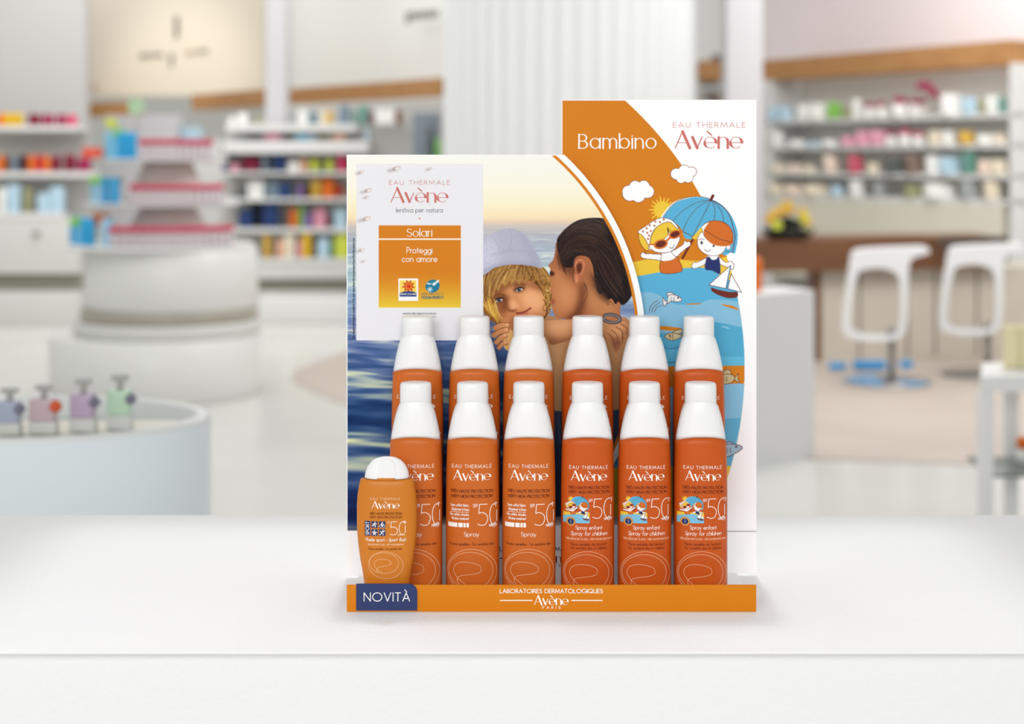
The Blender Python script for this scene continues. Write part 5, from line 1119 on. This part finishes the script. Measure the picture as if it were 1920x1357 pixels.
def stool(px, d, label, blue=False):
    r = thing('bar_stool', (X(px,d), CAMY+d, 0), label, 'stool', 'white bar stools at the walnut counter')
    k = d/F; ox, oy = X(px,d), CAMY+d; m_st = mat('white_seat_shell', (224,224,226), .35, .4)
    zs_ = EYE-(466-HY)*10.4/F; L = lambda a, b: (ox+a*10.4/F, zs_-b*10.4/F)
    # seat shell: a bent loop; outer and inner outline
    outer = crv([L(-50,10),L(-40,3),L(-10,0),L(40,-2),L(82,-3),L(96,2),L(90,8),L(68,14),L(58,28),L(56,70),L(55,120),L(50,152),L(34,165),L(0,168),L(-40,166),L(-62,156),L(-66,130),L(-60,80),L(-55,40)], 6)
    inner = crv([L(-38,48),L(-30,38),L(0,34),L(24,38),L(38,50),L(42,80),L(42,120),L(38,150),L(24,161),L(0,163.4),L(-34,161),L(-50,148),L(-51,120),L(-46,80)], 6)
    from mathutils.geometry import tessellate_polygon
    tri = tessellate_polygon([[Vector((a, b, 0)) for a, b in outer], [Vector((a, b, 0)) for a, b in inner]])
    P2 = outer+inner; n = len(P2); q = MB(); y0, y1 = oy-.15, oy+.15; u_ = (px-CX)/F
    q.solid([(a-.15*u_, y0, b) for a, b in P2]+[(a+.15*u_, y1, b) for a, b in P2], [tuple(t) for t in tri]+[tuple(i+n for i in reversed(t)) for t in tri], m_st)
    for lo, hi in ((0, len(outer)), (len(outer), n)):
        for i in range(lo, hi):
            j = i+1 if i+1 < hi else lo
            q.f.append((i, j, j+n, i+n)); q.mi.append(0); q.sm.append(True)
    link('seat_shell', q, r)
    q = MB(); q.lathe(ox+26*k, oy, [(.022, .03), (.022, zs_-163*10.4/F)], m_chrome, 16); link('pole', q, r)
    q = MB(); q.lathe(ox+26*k, oy, [(.030, zs_-163*10.4/F), (.030, zs_-150*10.4/F)], m_chrome, 16); link('collar', q, r)
    m_bs = mat('base_blue_reflection', (70,160,220), .2, .5)
    q = MB(); q.lathe(ox+18*k, oy, [(.28,.007),(.28,.015),(.06,.018),(.03,.03)], m_chrome, 40); link('base_disc', q, r)
    if blue:
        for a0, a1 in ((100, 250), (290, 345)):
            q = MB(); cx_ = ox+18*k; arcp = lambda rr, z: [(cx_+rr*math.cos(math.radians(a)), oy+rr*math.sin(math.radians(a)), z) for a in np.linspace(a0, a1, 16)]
            q.grid([arcp(.07,.0190), arcp(.27,.0172)], m_bs); tag(link('painted_reflection', q, r), 'blue reflection painted as a sector on the base disc')  # blue reflection put into the colour of flat sectors on the base
    return r
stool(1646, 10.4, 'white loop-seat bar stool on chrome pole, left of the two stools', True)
stool(1826, 10.75, 'white loop-seat bar stool on chrome pole, right of the two stools')
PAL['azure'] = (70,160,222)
for p0, p1, y0, y1, d, lab in ((1555,1587,680,706,11.0,'small bright blue reflection block on the floor left of the stool bases'), (1600,1662,676,708,11.0,'long bright blue reflection block on the floor behind the left stool base'), (1688,1712,676,690,11.1,'tiny pale blue reflection block on the floor between the two stools')):
    mb = MB(); mb.box(X(p0,d), X(p1,d), CAMY+d, CAMY+d+.03, max(.007, Z(y1,d)), Z(y0,d), pm('azure'), .01); tag(link('reflection_block', mb), lab, 'box')  # solid blue blocks standing in for reflections near the floor
# white boxy desk and side table
ds = MB(); dk = 7.45
ds.slab([(X(1330,7.3), CAMY+7.3), (X(1527,7.82), CAMY+7.82), (X(1527,7.82)-.12, CAMY+8.05), (X(1330,7.3)-.12, CAMY+7.55)], .0, Z(551,7.6), mat('white_desk', (222,222,222), .4, .3)); tag(link('cash_desk', ds), 'plain white box desk right of the display, in front of the walnut counter', 'desk')
oj = MB(); oj.lathe(X(1414,7.7), CAMY+7.72, [(.035, Z(551,7.6)+.001), (.04, Z(538,7.7)), (.04, Z(490,7.7)), (.025, Z(482,7.7))], pm('orange'), 20); tag(link('orange_canister', oj), 'orange canister on the white desk, half hidden by the display edge', 'canister')
tbx, tbd = 1838, 5.25
m_tab = mat('white_table_paint', (238,238,236), .4, .3)
t_ = thing('side_table', (X(1910,5.5), CAMY+5.5, 0), 'white side table with shelf and square legs at the right edge', 'table')
q = MB(); q.slab([(X(1838,5.25), CAMY+5.25), (X(2080,5.25), CAMY+5.25), (X(2060,5.62), CAMY+5.62), (X(1842,5.62), CAMY+5.62)], Z(735,tbd), Z(706,tbd), m_tab); link('tabletop', q, t_)
for px, d in ((1838,5.252), (2055,5.252), (1886,5.56), (2030,5.56)):
    q = MB(); q.box(X(px,d), X(px,d)+.045, CAMY+d, CAMY+d+.045, 0, Z(735,tbd), m_tab, .004); link('leg', q, t_)
q = MB(); q.box(X(1866,tbd), X(2055,tbd), CAMY+tbd+.01, CAMY+tbd+.33, Z(897,tbd), Z(890,tbd), mat('grey_green_glass_shelf', (120,130,124), .3, .4), .002); tag(link('lower_shelf', q, t_), 'thin grey-green lower shelf')
for p0, p1, lab in ((1888,1912,'pale yellow carton on the white side table, left one'), (1914,1945,'pale yellow carton on the white side table, at the picture edge')):
    q = MB(); d = 5.45; q.box(X(p0,d), X(p1,d), CAMY+d, CAMY+d+.05, Z(706,tbd)+.001, Z(612,d), mat('yellow_carton', (240,231,186), .6, .2), .004); tag(link('carton', q), lab, 'carton', 'yellow cartons on the side table')
ob_ = thing('product_bottle', (X(1918,5.45), CAMY+5.45, Z(890,tbd)), 'white bottle with orange cap on the lower shelf of the side table', 'bottle')
q = MB(); q.lathe(X(1918,5.45), CAMY+5.45, [(.022, Z(890,tbd)+.001), (.024, Z(845,5.45)), (.014, Z(840,5.45))], pm('white'), 18); link('body', q, ob_)
q = MB(); q.lathe(X(1918,5.45), CAMY+5.45, [(.020, Z(840,5.45)), (.020, Z(822,5.45)), (.016, Z(819,5.45))], pm('orange'), 18); tag(link('cap', q, ob_), 'orange cap')
# ------------------------------------------------------------------ oval perfume counter at the left front
od = 3.45; ocx, ocy, oz = X(0, od), CAMY+od, EYE-.55; ORX, ORY = .452, .30
oc = thing('oval_counter', (ocx, ocy, 0), 'pale blue-white oval counter with sunken top at the left front', 'counter')
m_oc = mat('pale_blue_lacquer', (231,240,245), .35, .4); m_rim = mat('white_rim', (226,228,226), .35, .4)
q = MB(); q.lathe(ocx, ocy, [(.985, 0), (1, .02), (1, oz-.012)], m_oc, 96, ORX, ORY, True, False); link('body', q, oc)
q = MB(); q.lathe(ocx, ocy, [(1, oz-.012), (1.0, oz-.004), (.985, oz), (.93, oz), (.925, oz-.004), (.92, oz-.05)], m_rim, 96, ORX, ORY, False, False); link('rim', q, oc)
q = MB(); q.lathe(ocx, ocy, [(.92, oz-.052), (.91, oz-.05)], mat('grey_blue_inset', (196,206,206), .3, .4), 96, ORX, ORY, True, True); link('sunken_top', q, oc)
sh = MB(); sh.slab([(ocx+.92*ORX*math.cos(a)*.96, ocy-.06+.62*ORY*math.sin(a)*.96) for a in np.linspace(-math.pi, 0, 30)], oz-.05, oz-.0005, mat('cream_insert', (224,222,206), .5, .3)); link('front_ledge', sh, oc)
def tester(px, w_, py0, c, knob, label):
    d = 3.19; k = d/F; cx = X(px,d); z0 = oz+.001; y0 = CAMY+d; hw = w_/2*k
    for _ in range(6):
        dx = (cx-ocx)/ORX; y0 = ocy-ORY*.90*math.sqrt(max(0, 1-dx*dx)); d = y0-CAMY; k = d/F; cx = X(px,d)
    hw = w_/2*k
    ybot = HY+(EYE-z0)*F/d; H = (ybot-py0)*k
    t = thing('perfume_tester', (cx, y0+.012, z0), label, 'bottle', 'perfume testers on the oval counter')
    gm = mat('smoky_glass', (206,208,202), .15, .5); cm = mat('tint_'+c, {'lilac':(184,164,188),'rose':(196,174,178),'mint':(186,216,188),'steel':(166,174,194)}[c], .25, .5); dk = mat('grey_spray_head', (176,176,172), .4, .4)
    q = MB(); q.box(cx-hw, cx+hw, y0, y0+.03, z0, z0+H*.26, gm, .003); link('glass_base', q, t)
    q = MB(); q.box(cx-hw*.96, cx+hw*.9, y0+.001, y0+.029, z0+H*.26, z0+H*.72, cm, .004); link('tinted_body', q, t)
    q = MB(); q.lathe(cx, y0+.015, [(.007, z0+H*.72), (.007, z0+H*.88)], dk, 14); link('neck', q, t)
    q = MB(); q.box(cx-.017, cx+.017, y0+.006, y0+.024, z0+H*.88, z0+H, dk, .004); link('spray_head', q, t)
    q = MB(); q.ball((cx+hw*.95, y0+.006, z0+H*.56), .012 if knob == 'grey' else .013, mat('knob_'+knob, {'grey':(120,120,136),'orange':(214,92,48)}[knob], .4, .3)); link('hanging_tag', q, t)
tester(14, 44, 728, 'steel', 'grey', 'steel blue perfume tester at the left edge of the oval counter')
tester(78, 52, 722, 'rose', 'orange', 'rosy perfume tester with an orange tag on the oval counter')
tester(153, 48, 710, 'lilac', 'grey', 'lilac perfume tester beside the green one on the oval counter')
tester(222, 46, 703, 'mint', 'grey', 'pale green perfume tester, rightmost on the oval counter')
